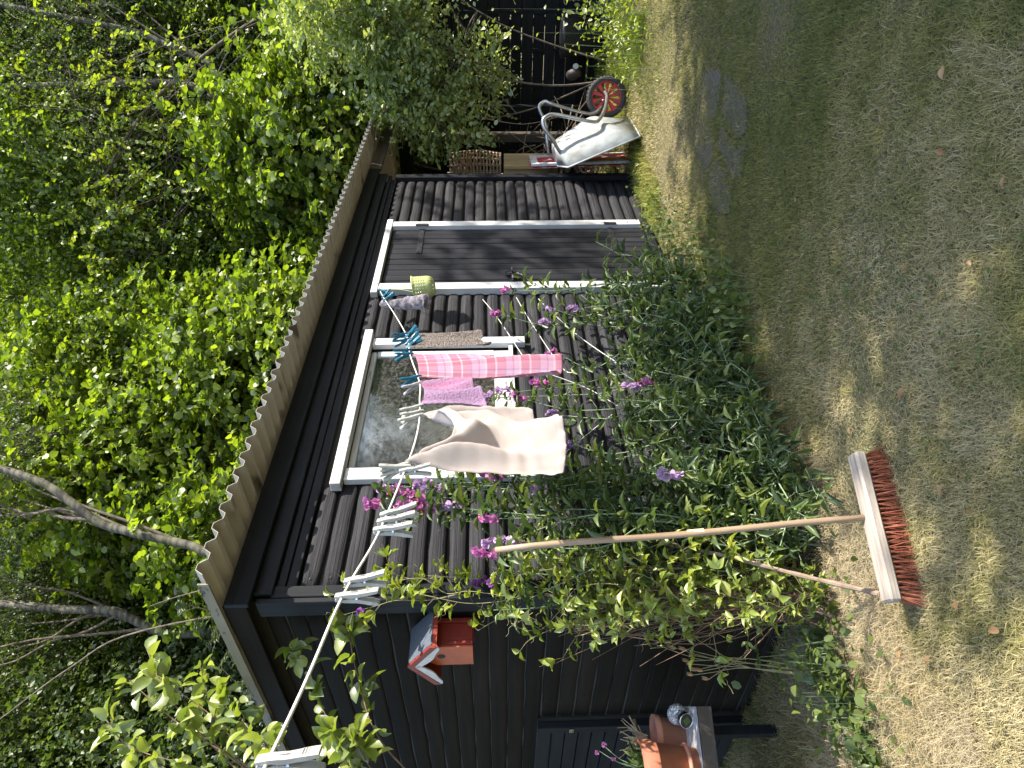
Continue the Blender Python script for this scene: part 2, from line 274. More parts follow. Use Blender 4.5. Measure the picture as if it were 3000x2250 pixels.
def cloth_mat(name, kind):
    M, n, out = newmat(name)
    uv = N(n, "ShaderNodeTexCoord").outputs['UV']
    def stripes(axis, spec, base):
        # spec: list of (pos, colour) constant ramp
        sp = N(n, "ShaderNodeSeparateXYZ"); n.links.new(uv, sp.inputs[0])
        r = n.nodes.new("ShaderNodeValToRGB"); r.color_ramp.interpolation = 'CONSTANT'; el = r.color_ramp.elements
        while len(el) < len(spec): el.new(0.5)
        for e, (p, c) in zip(el, spec): e.position = p; e.color = (*c, 1)
        mm = N(n, "ShaderNodeMath", operation='MULTIPLY'); mm.inputs[1].default_value = base
        n.links.new(sp.outputs[axis], mm.inputs[0]); f = N(n, "ShaderNodeMath", operation='FRACT'); n.links.new(mm.outputs[0], f.inputs[0])
        n.links.new(f.outputs[0], r.inputs[0]); return r.outputs[0]
    t = N(n, "ShaderNodeTexNoise"); t.inputs['Detail'].default_value = 5
    n.links.new(mapping(n, (1, 1, 1)), t.inputs['Vector'])
    bumpd = 0.002
    if kind == 'plaid':
        t.inputs['Scale'].default_value = 400
        A = [(0, (0.40, 0.07, 0.12)), (0.24, (0.58, 0.54, 0.58)), (0.29, (0.43, 0.12, 0.18)), (0.52, (0.30, 0.12, 0.20)), (0.56, (0.46, 0.32, 0.46)), (0.75, (0.36, 0.14, 0.22)), (0.79, (0.48, 0.38, 0.50)), (0.93, (0.58, 0.54, 0.58))]
        a = stripes(1, A, 4.2); b_ = stripes(0, [(0, (0.43, 0.11, 0.16)), (0.3, (0.58, 0.54, 0.58)), (0.36, (0.42, 0.14, 0.19)), (0.6, (0.48, 0.36, 0.50)), (0.72, (0.35, 0.15, 0.25)), (0.76, (0.6, 0.3, 0.4))], 3.0)
        c = mixc(n, 0.25, mixc(n, 0.5, a, b_), (0.46, 0.38, 0.46))
    elif kind == 'peach':
        t.inputs['Scale'].default_value = 500; c = ramp(n, t.outputs['Fac'], [(0.3, (0.50, 0.435, 0.405)), (0.7, (0.55, 0.485, 0.455))]); bumpd = 0.0008
    elif kind == 'terry':
        t.inputs['Scale'].default_value = 160; c = mixc(n, 0.5, stripes(0, [(0, (0.40, 0.28, 0.43)), (0.12, (0.46, 0.10, 0.24)), (0.16, (0.40, 0.27, 0.42)), (0.7, (0.48, 0.25, 0.38)), (0.86, (0.52, 0.16, 0.30)), (0.93, (0.48, 0.26, 0.38))], 1.0), (0.42, 0.26, 0.40)); bumpd = 0.012
    elif kind == 'net':
        t.inputs['Scale'].default_value = 8
        v = N(n, "ShaderNodeTexVoronoi"); v.inputs['Scale'].default_value = 170; n.links.new(mapping(n, (1, 1, 0.8)), v.inputs['Vector'])
        c = ramp(n, v.outputs['Distance'], [(0.25, (0.42, 0.37, 0.34)), (0.6, (0.18, 0.15, 0.135))]); t = v; bumpd = 0.01
    elif kind == 'grey':
        t.inputs['Scale'].default_value = 50; c = ramp(n, t.outputs['Fac'], [(0.42, (0.20, 0.19, 0.22)), (0.6, (0.42, 0.38, 0.42))]); bumpd = 0.006
    elif kind == 'striped':
        t.inputs['Scale'].default_value = 300; c = stripes(1, [(0, (0.6, 0.05, 0.05)), (0.15, (0.8, 0.6, 0.05)), (0.3, (0.1, 0.4, 0.15)), (0.45, (0.8, 0.78, 0.7)), (0.6, (0.1, 0.25, 0.5)), (0.75, (0.8, 0.3, 0.05)), (0.88, (0.8, 0.7, 0.1))], 2.0)
    d = N(n, "ShaderNodeBsdfDiffuse"); d.inputs['Roughness'].default_value = 0.8; n.links.new(c, d.inputs[0])
    tr = N(n, "ShaderNodeBsdfTranslucent"); n.links.new(c, tr.inputs[0])
    bp = N(n, "ShaderNodeBump"); bp.inputs['Strength'].default_value = 0.8; bp.inputs['Distance'].default_value = bumpd
    n.links.new(t.outputs[0], bp.inputs['Height']); n.links.new(bp.outputs[0], d.inputs['Normal'])
    mx = N(n, "ShaderNodeMixShader"); mx.inputs[0].default_value = 0.22
    n.links.new(d.outputs[0], mx.inputs[1]); n.links.new(tr.outputs[0], mx.inputs[2]); n.links.new(mx.outputs[0], out.inputs[0]); return M

# ------------------------------------------------------------------ object helpers
def tag(o, label=None, cat=None, group=None, kind=None):
    if label: o['label'] = label
    if cat: o['category'] = cat
    if group: o['group'] = group
    if kind: o['kind'] = kind
    return o
def thing(name, loc, label, cat, group=None):
    o = bpy.data.objects.new(name, None); COL.objects.link(o); o.location = loc; o.empty_display_size = 0.1
    return tag(o, label, cat, group)
def root_loc(o):
    v = Vector((0, 0, 0))
    while o is not None: v = v + o.location; o = o.parent
    return v
def link(name, me, parent=None, mat=None, smooth=False):
    """mesh given in world coordinates; under a parent it is kept in place"""
    o = bpy.data.objects.new(name, me); COL.objects.link(o)
    if mat: me.materials.append(MAT[mat] if isinstance(mat, str) else mat)
    if smooth and len(me.polygons): me.polygons.foreach_set('use_smooth', [True] * len(me.polygons))
    if parent is not None: attach(o, parent)
    return o
PINV = {}
def attach(o, parent):
    o.parent = parent
    if parent.name not in PINV: PINV[parent.name] = world_of(parent).inverted()
    o.matrix_parent_inverse = PINV[parent.name]
def world_of(o):
    M = o.matrix_basis.copy()
    if o.parent is not None: M = world_of(o.parent) @ o.matrix_parent_inverse @ M
    return M
def mesh(name, v, f):
    me = bpy.data.meshes.new(name); me.from_pydata([tuple(x) for x in v], [], f); me.update(); return me
def npmesh(name, V, T):
    me = bpy.data.meshes.new(name)
    nv, nf = len(V), len(T); k = T.shape[1]
    me.vertices.add(nv); me.vertices.foreach_set('co', np.ascontiguousarray(V, dtype=np.float32).ravel())
    me.loops.add(nf * k); me.loops.foreach_set('vertex_index', np.ascontiguousarray(T, dtype=np.int32).ravel())
    me.polygons.add(nf); me.polygons.foreach_set('loop_start', np.arange(0, nf * k, k, dtype=np.int32))
    try: me.polygons.foreach_set('loop_total', np.full(nf, k, dtype=np.int32))
    except Exception: pass
    me.update(calc_edges=True); return me
class MB:
    def __init__(s): s.v = []; s.f = []
    def add(s, v, f):
        o = len(s.v); s.v += [tuple(x) for x in v]; s.f += [tuple(i + o for i in q) for q in f]
    def box(s, a, b, bev=0.0):
        (x0, y0, z0), (x1, y1, z1) = a, b
        if bev <= 0:
            s.add([(x0, y0, z0), (x1, y0, z0), (x1, y1, z0), (x0, y1, z0), (x0, y0, z1), (x1, y0, z1), (x1, y1, z1), (x0, y1, z1)],
                  [(0, 3, 2, 1), (4, 5, 6, 7), (0, 1, 5, 4), (1, 2, 6, 5), (2, 3, 7, 6), (3, 0, 4, 7)]); return
        bm = bmesh.new(); bmesh.ops.create_cube(bm, size=1.0)
        for v in bm.verts: v.co = Vector(((v.co.x + .5) * (x1 - x0) + x0, (v.co.y + .5) * (y1 - y0) + y0, (v.co.z + .5) * (z1 - z0) + z0))
        bmesh.ops.bevel(bm, geom=bm.edges[:], offset=bev, segments=1, affect='EDGES')
        bm.verts.index_update(); s.add([v.co[:] for v in bm.verts], [tuple(v.index for v in f.verts) for f in bm.faces]); bm.free()
    def tube(s, pts, r, n=8, cap=True):
        P = [Vector(p) for p in pts]; k = len(P)
        R = r if hasattr(r, '__len__') else [r] * k
        base = len(s.v); up = Vector((0.13, 0.21, 0.97)); prev = None
        for i in range(k):
            d = (P[min(i + 1, k - 1)] - P[max(i - 1, 0)]).normalized()
            if prev is None:
                a = d.cross(up)
                if a.length < 1e-3: a = d.cross(Vector((1, 0, 0)))
            else: a = prev - d * prev.dot(d)
            a.normalize(); prev = a; b = d.cross(a)
            for j in range(n):
                t = 2 * math.pi * j / n; s.v.append(tuple(P[i] + (a * math.cos(t) + b * math.sin(t)) * R[i]))
        for i in range(k - 1):
            for j in range(n):
                q = base + i * n
                s.f.append((q + j, q + (j + 1) % n, q + n + (j + 1) % n, q + n + j))
        if cap:
            s.f.append(tuple(base + j for j in reversed(range(n)))); s.f.append(tuple(base + (k - 1) * n + j for j in range(n)))
    def lathe(s, c, prof, n=24, axis=(0, 0, 1), closed=False):
        A = Vector(axis).normalized(); a = A.orthogonal().normalized(); b = A.cross(a); C = Vector(c); base = len(s.v)
        for r, h in prof:
            for j in range(n):
                t = 2 * math.pi * j / n; s.v.append(tuple(C + A * h + (a * math.cos(t) + b * math.sin(t)) * r))
        for i in range(len(prof) - 1):
            for j in range(n):
                q = base + i * n; s.f.append((q + j, q + (j + 1) % n, q + n + (j + 1) % n, q + n + j))
    def hexa(s, c8):
        s.add(c8, [(0, 3, 2, 1), (4, 5, 6, 7), (0, 1, 5, 4), (1, 2, 6, 5), (2, 3, 7, 6), (3, 0, 4, 7)])
    def build(s, name, mat, parent=None, smooth=False):
        return link(name, mesh(name, s.v, s.f), parent, mat, smooth)
def smooth_pts(pts, n=6):
    P = [Vector(p) for p in pts]; out = []
    for i in range(len(P) - 1):
        p0, p1, p2, p3 = P[max(i - 1, 0)], P[i], P[i + 1], P[min(i + 2, len(P) - 1)]
        for k in range(n):
            t = k / n
            out.append(0.5 * ((2 * p1) + (-p0 + p2) * t + (2 * p0 - 5 * p1 + 4 * p2 - p3) * t * t + (-p0 + 3 * p1 - 3 * p2 + p3) * t ** 3))
    out.append(P[-1]); return out
def piece(name, center, half, mat, parent, axis='x', bev=0.003, rot=None, mesh_cache={}):
    """a board with its own origin; local x runs along the grain. half = (along, across, thick); axis says where along/across point"""
    key = (name, tuple(round(h, 4) for h in half), bev, mat)
    if key not in mesh_cache:
        b = MB(); b.box((-half[0], -half[1], -half[2]), (half[0], half[1], half[2]), bev)
        me = mesh(name, b.v, b.f); me.materials.append(MAT[mat]); mesh_cache[key] = me
    o = bpy.data.objects.new(name, mesh_cache[key]); COL.objects.link(o)
    R = rot if rot is not None else {'x': Matrix(((1, 0, 0), (0, 0, -1), (0, 1, 0))),     # along x, across z, thickness y
                                    'z': Matrix(((0, 1, 0), (0, 0, 1), (1, 0, 0))),      # along z, across x, thick y
                                    'y': Matrix(((0, 0, 1), (1, 0, 0), (0, 1, 0))),      # along y, across z, thick x
                                    'zy': Matrix(((0, 0, 1), (0, 1, 0), (1, 0, 0))),
                                    'xf': Matrix.Identity(3), 'yf': Matrix(((0, -1, 0), (1, 0, 0), (0, 0, 1)))}[axis]
    o.matrix_basis = Matrix.Translation(center) @ R.to_4x4()
    attach(o, parent); return o

# leaves ---------------------------------------------------------------
def template(rows, fold=0.12, bend=0.08):
    """rows: (t, halfwidth); returns verts (t, s, n) and tris. s is in units of leaf width"""
    v = []; f = []
    v.append((0, 0, 0)); spine = [0]; L = []; R_ = []
    for t, h in rows:
        n0 = -bend * 4 * (t - 0.5) ** 2
        spine.append(len(v)); v.append((t, 0, n0)); L.append(len(v)); v.append((t, h, n0 + fold * h * 2)); R_.append(len(v)); v.append((t, -h, n0 + fold * h * 2))
    v.append((1, 0, -bend)); tip = len(v) - 1; spine.append(tip)
    f += [(0, spine[1], L[0]), (0, R_[0], spine[1])]
    for i in range(len(rows) - 1):
        f += [(spine[i + 1], spine[i + 2], L[i + 1]), (spine[i + 1], L[i + 1], L[i]), (spine[i + 1], R_[i + 1], spine[i + 2]), (spine[i + 1], R_[i], R_[i + 1])]
    f += [(spine[-2], tip, L[-1]), (spine[-2], R_[-1], tip)]
    return np.array(v, float), np.array(f, int)
T_KITE = template([(0.42, 0.5)], 0.15, 0.05)
T_ROUND = template([(0.22, 0.42), (0.62, 0.46)], 0.12, 0.08)
T_ROUND_HI = template([(0.1, 0.26), (0.28, 0.46), (0.52, 0.5), (0.76, 0.36), (0.92, 0.14)], 0.14, 0.12)
T_LANCE = template([(0.2, 0.34), (0.45, 0.5), (0.75, 0.3)], 0.2, 0.14)
T_PETAL = template([(0.35, 0.45), (0.8, 0.5)], 0.25, 0.15)
def unit(a): return a / np.maximum(np.linalg.norm(a, axis=-1, keepdims=True), 1e-9)
def frames(P, A, Nn):
    A = unit(A); Sx = unit(np.cross(Nn, A)); Nn = np.cross(A, Sx); return A, Sx, Nn
def leaf_mesh(name, T, P, A, Nn, L, W, mat):
    tv, tf = T; A, Sx, Nn = frames(P, A, Nn); n = len(P); k = len(tv)
    V = (P[:, None, :] + A[:, None, :] * (tv[None, :, 0] * L[:, None])[..., None] + Sx[:, None, :] * (tv[None, :, 1] * W[:, None])[..., None]
         + Nn[:, None, :] * (tv[None, :, 2] * L[:, None])[..., None]).reshape(-1, 3)
    F = (tf[None] + (np.arange(n) * k)[:, None, None]).reshape(-1, 3)
    me = npmesh(name, V, F); me.materials.append(MAT[mat]); return me
LEAF_UNIT = {}
def leaf_objects(name, T, key, P, A, Nn, L, W, mat, parent):
    kk = (name, key, mat)
    if kk not in LEAF_UNIT:
        me = npmesh(name, T[0], T[1]); me.materials.append(MAT[mat]); LEAF_UNIT[kk] = me
    A, Sx, Nn = frames(P, A, Nn)
    for i in range(len(P)):
        o = bpy.data.objects.new(name, LEAF_UNIT[kk]); COL.objects.link(o)
        o.matrix_basis = Matrix(((A[i, 0] * L[i], Sx[i, 0] * W[i], Nn[i, 0] * L[i], P[i, 0]), (A[i, 1] * L[i], Sx[i, 1] * W[i], Nn[i, 1] * L[i], P[i, 1]), (A[i, 2] * L[i], Sx[i, 2] * W[i], Nn[i, 2] * L[i], P[i, 2]), (0, 0, 0, 1)))
        attach(o, parent)
CAMP = np.array([0, 0, CAMZ])
def in_view(P, mx=0.0):
    d = P - CAMP; z = d @ fwd_w; x = np.abs(d @ right_w) / z; y = np.abs(d @ down_w) / z
    return (z > 0.2) & (x < 1125 / F_PX + mx) & (y < 1500 / F_PX + mx)
def foliage(parent, T, key, P, A, Nn, L, W, mat, n_ind=0, leaf_name='leaf', mass_name='foliage'):
    """the leaves that show largest become parts of their own, the rest one mass"""
    if n_ind > 0:
        d = np.linalg.norm(P - CAMP, axis=1); score = np.where(in_view(P), L / d, 0)
        idx = np.argsort(-score)[:n_ind]; idx = idx[score[idx] > 0]
        leaf_objects(leaf_name, T, key, P[idx], A[idx], Nn[idx], L[idx], W[idx], mat, parent)
        keep = np.ones(len(P), bool); keep[idx] = False
        P, A, Nn, L, W = P[keep], A[keep], Nn[keep], L[keep], W[keep]
    if len(P):
        o = link(mass_name, leaf_mesh(mass_name, T, P, A, Nn, L, W, mat), parent); o['kind'] = 'stuff'; return o
def make_twigs(r, ells, n_tw, per, tlen, Ll, wr, up=0.9, droop=0.25, spread=0.9, outward=0.6):
    """twigs spread through ellipsoids, leaves alternate along each"""
    ells = [(np.array(c, float), np.array(rad, float), wt) for c, rad, wt in ells]
    wts = np.array([e[2] for e in ells], float); wts /= wts.sum()
    ch = r.choice(len(ells), n_tw, p=wts)
    C = np.array([e[0] for e in ells])[ch]; Rd = np.array([e[1] for e in ells])[ch]
    u = unit(r.normal(size=(n_tw, 3))); rr = r.random(n_tw) ** (1 / 2.2)
    lump = 1 + 0.28 * np.sin(u[:, 0] * 5 + ch) * np.cos(u[:, 2] * 4 + 2 * ch) + 0.16 * np.sin(u[:, 1] * 9 + u[:, 2] * 7)
    P0 = C + u * Rd * (rr * lump)[:, None]
    D = unit(u * outward + r.normal(size=(n_tw, 3)) * 0.5 + np.array([0, 0, -droop]))
    Ps, As, Ns = [], [], []
    for i in range(per):
        t = (i + 0.5) / per
        q = P0 + D * (t * tlen) + np.array([0, 0, -0.25 * tlen]) * t * t
        side = unit(np.cross(D, np.array([0, 0, 1.0])) + 1e-6) * (1 if i % 2 else -1)
        a = unit(D * 0.7 + side * spread + r.normal(size=(n_tw, 3)) * 0.35 + np.array([0, 0, -droop]))
        nn = unit(np.array([0, 0, up]) + r.normal(size=(n_tw, 3)) * 0.55)
        Ps.append(q); As.append(a); Ns.append(nn)
    P = np.concatenate(Ps); A = np.concatenate(As); Nn = np.concatenate(Ns)
    L = Ll * r.uniform(0.6, 1.2, len(P)); W = L * wr * r.uniform(0.85, 1.1, len(P))
    return P, A, Nn, L, W, P0, D
def twig_tubes(mb, P0, D, tlen, rad=0.003, n=3):
    for p, d in zip(P0, D):
        p = Vector(p); d = Vector(d); mb.tube([p - d * tlen * 0.3, p + d * tlen * 0.5, p + d * tlen - Vector((0, 0, 0.25 * tlen))], [rad, rad * 0.8, rad * 0.4], n, False)
def limb(mb, a, b, r0, r1, wob=0.1, k=6, n=7, r=rnd):
    a = Vector(a); b = Vector(b); pts = [a]
    for i in range(1, k): pts.append(a.lerp(b, i / k) + Vector((r.uniform(-wob, wob), r.uniform(-wob, wob), r.uniform(-wob, wob) * 0.5)))
    pts.append(b); sp = smooth_pts(pts, 3); m_ = len(sp)
    mb.tube(sp, [r0 + (r1 - r0) * i / (m_ - 1) for i in range(m_)], n, False); return sp

# ================================================================== GROUND
def gh(x, y):
    return 0.012 * math.sin(x * 2.1 + 1) * math.cos(y * 1.7) + 0.008 * math.sin(x * 5.3 + y * 3.1)
def build_ground():
    n = 161; xs = np.sign(np.linspace(-1, 1, n)) * np.abs(np.linspace(-1, 1, n)) ** 3 * 120
    V = []; F = []
    for i, a in enumerate(xs):
        for j, b in enumerate(xs):
            x = a + 2.5; y = b + 1.5; near = math.exp(-((x - 2.5) ** 2 + (y - 1.5) ** 2) / 60)
            V.append((x, y, gh(x, y) * near - 0.004))
    for i in range(n - 1):
        for j in range(n - 1): F.append((i * n + j, (i + 1) * n + j, (i + 1) * n + j + 1, i * n + j + 1))
    o = link("ground", npmesh("ground", np.array(V), np.array(F)), None, 'ground', True); o['kind'] = 'structure'
build_ground()

# ================================================================== SHED
X0, X1, YF = 1.65, 6.10, 2.50
shed = thing("garden_shed", (3.9, 3.8, 0), "black half-round board shed with white framed window and door and cream corrugated roof", "shed")
shed_group = shed
def log_mesh(length, h, bulge, seed, mat):
    r = random.Random(seed); nx = max(6, int(length / 0.16)); prof = 7; v = []; f = []
    off = [r.uniform(-0.0032, 0.0032) for _ in range(nx + 1)]; th = [1 + r.uniform(-0.08, 0.03) for _ in range(nx + 1)]
    for i in range(nx + 1):
        x = -length / 2 + length * i / nx
        e = 1.0
        if i == 0 or i == nx: e = 0.80
        for j in range(prof + 1):
            a = math.pi * j / prof
            c, s_ = math.cos(a), math.sin(a)
            zz = (abs(c) ** (0.62 if bulge > .02 else .42)) * (1 if c > 0 else -1) * h * (0.97 if e == 1 else 0.90) * th[i] + off[i]
            yy = -(s_ ** 0.75 if s_ > 0 else 0) * bulge * e
            v.append((x + (0.0 if e == 1 else (0.003 if i == 0 else -0.003)), yy, zz))
    for i in range(nx):
        for j in range(prof):
            q = i * (prof + 1) + j; f.append((q, q + 1, q + prof + 2, q + prof + 1))
    f.append(tuple(range(prof, -1, -1))); f.append(tuple(nx * (prof + 1) + j for j in range(prof + 1)))
    me = mesh("log", v, f); me.materials.append(MAT[mat]); me.polygons.foreach_set('use_smooth', [True] * (len(f) - 2) + [False] * 2)
    return me
LOGC = {}
def put_log(a, b, z, plane, parent, side='front', h=0.0425, bulge=0.032, mat='black_log', var=5):
    L = round(abs(b - a), 3); key = (L, mat, rnd.randrange(var), round(h, 4))
    if key not in LOGC: LOGC[key] = log_mesh(L, h, bulge, len(LOGC), mat)
    o = bpy.data.objects.new("log", LOGC[key]); COL.objects.link(o)
    if side == 'front': o.matrix_basis = Matrix.Translation(((a + b) / 2, plane, z))
    else: o.matrix_basis = Matrix.Translation((plane, (a + b) / 2, z)) @ Matrix.Rotation(-math.pi / 2, 4, 'Z')
    o.rotation_euler.rotate_axis('X', rnd.uniform(-0.03, 0.03)) if side == 'front' else None
    attach(o, parent)
PITCHZ = 0.0905
# front wall
b = MB()
b.box((X0 + .02, YF + .034, 0), (2.39, YF + .11, 2.44)); b.box((2.39, YF + .034, 0), (3.43, YF + .11, 1.27)); b.box((2.39, YF + .034, 2.10), (3.43, YF + .11, 2.44))
b.box((3.43, YF + .034, 0), (X1 - .02, YF + .11, 2.44))
fwall = b.build("front_wall", 'inside', shed)
z = 2.145; r_i = 0
while z > 0.0:
    top = z + 0.04
    if top < 1.215: (put_log(1.705, 4.068, z, YF + .034, fwall) if top < 1.13 else (put_log(1.705, 2.302, z, YF + .034, fwall), put_log(2.386, 3.428, z, YF + .034, fwall), put_log(3.508, 4.068, z, YF + .034, fwall)))
    elif z > 2.13: put_log(1.705, 2.29, z, YF + .034, fwall); put_log(3.52, 4.055, z, YF + .034, fwall)
    else: put_log(1.705, 2.302, z, YF + .034, fwall); put_log(3.508, 4.068, z, YF + .034, fwall)
    put_log(5.116, 6.028, z, YF + .034, fwall)
    z -= PITCHZ; r_i += 1
b = MB(); zz = 2.145
while zz > 0:
    for xx in (1.76, 2.24, 3.57, 4.00, 5.18, 5.97):
        if 1.2 > zz or xx != 2.24: b.lathe((xx + rnd.uniform(-.01, .01), YF + .0035, zz + rnd.uniform(-.008, .008)), [(.0045, 0), (.0042, .0012), (.0001, .0014)], 6, (0, -1, 0))
    zz -= PITCHZ
b.build("nail_heads", 'iron', shed)['kind'] = 'stuff'
# side wall
b = MB(); b.box((X0 + .034, YF + .115, 0), (X0 + .11, 5.0, 2.44)); swall = b.build("side_wall", 'inside', shed)
z = 2.31
while z > 0.0:
    put_log(YF + 0.085, 3.68 if z < 1.15 else 4.95, z, X0 + .034, swall, 'side', h=0.0440, bulge=0.010, mat='tar_log'); z -= 0.0885
b = MB(); b.box((X1 - .10, YF + .115, 0), (X1 - .02, 4.9, 2.44)); b.build("end_wall", 'black_board', shed)
b = MB(); b.box((X0 + .115, 4.9, 0), (X1 - .02, 5.0, 2.44)); b.build("back_wall", 'black_board', shed)
b = MB(); b.box((X0 + .115, YF + .115, -0.02), (X1 - .105, 4.9, 0.06)); b.build("shed_floor", 'inside', shed)
# corner boards
piece("corner_board", ((X0 + 1.705) / 2, YF - .012, 1.14), (1.14, (1.700 - X0) / 2 + .002, .012), 'black_board', shed, 'z')
piece("corner_board", (X0 - .0135, YF + .030, 1.17), (1.17, .050, .012), 'black_board', shed, 'zy')
piece("corner_board", (6.075, YF - .004, 1.10), (1.10, .038, .022), 'black_board', shed, 'z')
# top boards under the eave
def board_x(name, x0, x1, y, z0, z1, th, mat, parent=shed, bev=.003): return piece(name, ((x0 + x1) / 2, y + th / 2, (z0 + z1) / 2), ((x1 - x0) / 2, (z1 - z0) / 2, th / 2), mat, parent, 'x', bev)
board_x("fascia_board", 1.585, X1 + .03, 2.425, 2.345, 2.445, .024, 'black_board')
board_x("frieze_board", X0 + .01, X1, 2.462, 2.275, 2.352, .020, 'black_board')
board_x("frieze_board", X0 + .01, X1, 2.482, 2.235, 2.270, .020, 'black_board')
board_x("frieze_board", 1.71, 6.03, 2.492, 2.190, 2.232, .040, 'black_board')
board_x("soffit_board", 1.59, X1 + .02, 2.45, 2.446, 2.456, .2, 'black_board')
piece("fascia_board", (1.600, 3.79, 2.405), (1.34, .047, .012), 'tar_log', shed, 'y')
# roof sheets
def roof_sheet(x0, x1, parent, y0=2.195, y1=5.2, name="roof_sheet"):
    per = 0.1; v = []; f = []; pr = [(0, 0), (0.022, .032), (0.048, .032), (0.070, 0)]
    xs = []
    k = int(round((x1 - x0) / per))
    for i in range(k):
        for dx, h in pr: xs.append((x0 + i * per + dx, h))
    xs.append((x0 + k * per, 0)); n = len(xs)
    jit = rnd.uniform(-.006, .006)
    for (yy) in (y0 + jit, y0 + .5, y1):
        for (x, h) in xs: v.append((x, yy, 2.460 + h))
    for a in range(2):
        for i in range(n - 1): f.append((a * n + i, a * n + i + 1, (a + 1) * n + i + 1, (a + 1) * n + i))
    o = link(name, mesh(name, v, f), parent, 'sheet')
    md = o.modifiers.new("thickness", 'SOLIDIFY'); md.thickness = 0.0022; md.offset = 1
    return o
x = 1.575
while x < 6.2: roof_sheet(x, min(x + 0.8, 6.275) if x + .8 < 6.3 else 6.275, shed); x += 0.8
piece("roof_edge_strip", (1.572, 3.73, 2.474), (1.47, .022, .004), 'dirty_shaded_edge', shed, 'y', .001)

# door --------------------------------------------------------------
dl, dr = 4.149, 5.034
board_x("door_trim", 4.03, 5.15, YF - .038, 2.125, 2.172, .050, 'white_clean')
piece("door_trim", ((4.067 + dl) / 2, YF - .008, 1.10), (1.02, (dl - 4.067) / 2, .028), 'white_clean', shed, 'z')
piece("door_trim", ((dr + 5.113) / 2, YF - .008, 1.12), (1.00, (5.113 - dr) / 2, .028), 'white_clean', shed, 'z')
door = MB(); door.box((dl + .003, YF + .020, .10), (dr - .003, YF + .032, 2.12)); door = door.build("door", 'inside', shed)
npl = 11; pw = (dr - dl - .006) / npl
for i in range(npl):
    piece("door_plank", (dl + .003 + pw * (i + .5), YF + .008 + rnd.uniform(-.0015, .0015), 1.11), (1.005, pw / 2 - .003, .011), 'door_plank', door, 'z', .003)
for zz in (1.885, 0.368):
    b = MB(); b.box((dr - .40, YF - .010, zz - .02), (dr - .005, YF - .004, zz + .02), .001)
    for k in range(6): b.lathe((dr - .03 - k * .07, YF - .010, zz + (0.008 if k % 2 else -.006)), [(0, .006), (.006, .004), (.007, 0)], 8, (0, -1, 0))
    b.box((dr - .01, YF - .041, zz - .05), (dr + .03, YF - .0365, zz + .05), .001); b.tube([(dr - .002, YF - .040, zz - .05), (dr - .002, YF - .040, zz + .05)], .007, 8)
    b.build("hinge", 'iron', door)
b = MB(); b.box((4.20, YF - .012, 1.165), (4.33, YF - .004, 1.205), .001); b.tube([(4.17, YF - .03, 1.185), (4.36, YF - .03, 1.185)], .007, 8); b.box((4.26, YF - .03, 1.14), (4.285, YF - .012, 1.225), .002)
b.tube([(4.24, YF - .04, 1.235), (4.24, YF - .04, 1.13)], .006, 8); b.tube([(4.27, YF - .012, 1.23), (4.27, YF - .05, 1.235), (4.27, YF - .055, 1.19), (4.27, YF - .02, 1.17)], .006, 8); b.build("latch", 'iron', door)
board_x("door_sill", 4.06, 5.12, YF - .02, .045, .095, .06, 'black_board')

# window ------------------------------------------------------------
win = MB(); win.box((2.36, YF + .050, 1.27), (2.386, YF + .08, 2.10)); win.box((3.404, YF + .050, 1.27), (3.43, YF + .08, 2.10)); win = win.build("window", 'white_paint', shed)
board_x("window_trim", 2.255, 3.560, YF - .052, 2.088, 2.140, .058, 'white_paint', win)
piece("window_trim", (2.343, YF - .006, 1.61), (.475, .040, .020), 'white_paint', win, 'z')
piece("window_trim", (3.464, YF - .006, 1.61), (.475, .034, .020), 'white_paint', win, 'z')
board_x("window_sill", 2.384, 3.43, YF - .012, 1.212, 1.238, .045, 'white_paint', win)
board_x("window_sash", 2.386, 3.404, YF + .014, 1.240, 1.330, .035, 'white_paint', win)
board_x("window_sash", 2.386, 3.404, YF + .014, 2.053, 2.086, .035, 'white_paint', win)
piece("window_sash", (2.4, YF + .030, 1.69), (.36, .016, .017), 'white_paint', win, 'z')
piece("window_sash", (3.384, YF + .030, 1.69), (.36, .024, .017), 'white_paint', win, 'z')
b = MB(); b.box((2.416, YF + .028, 1.330), (3.36, YF + .031, 2.053)); b.build("window_pane", 'glass', win)
for xx, hh in ((2.56, .10), (3.1, .06)): pass
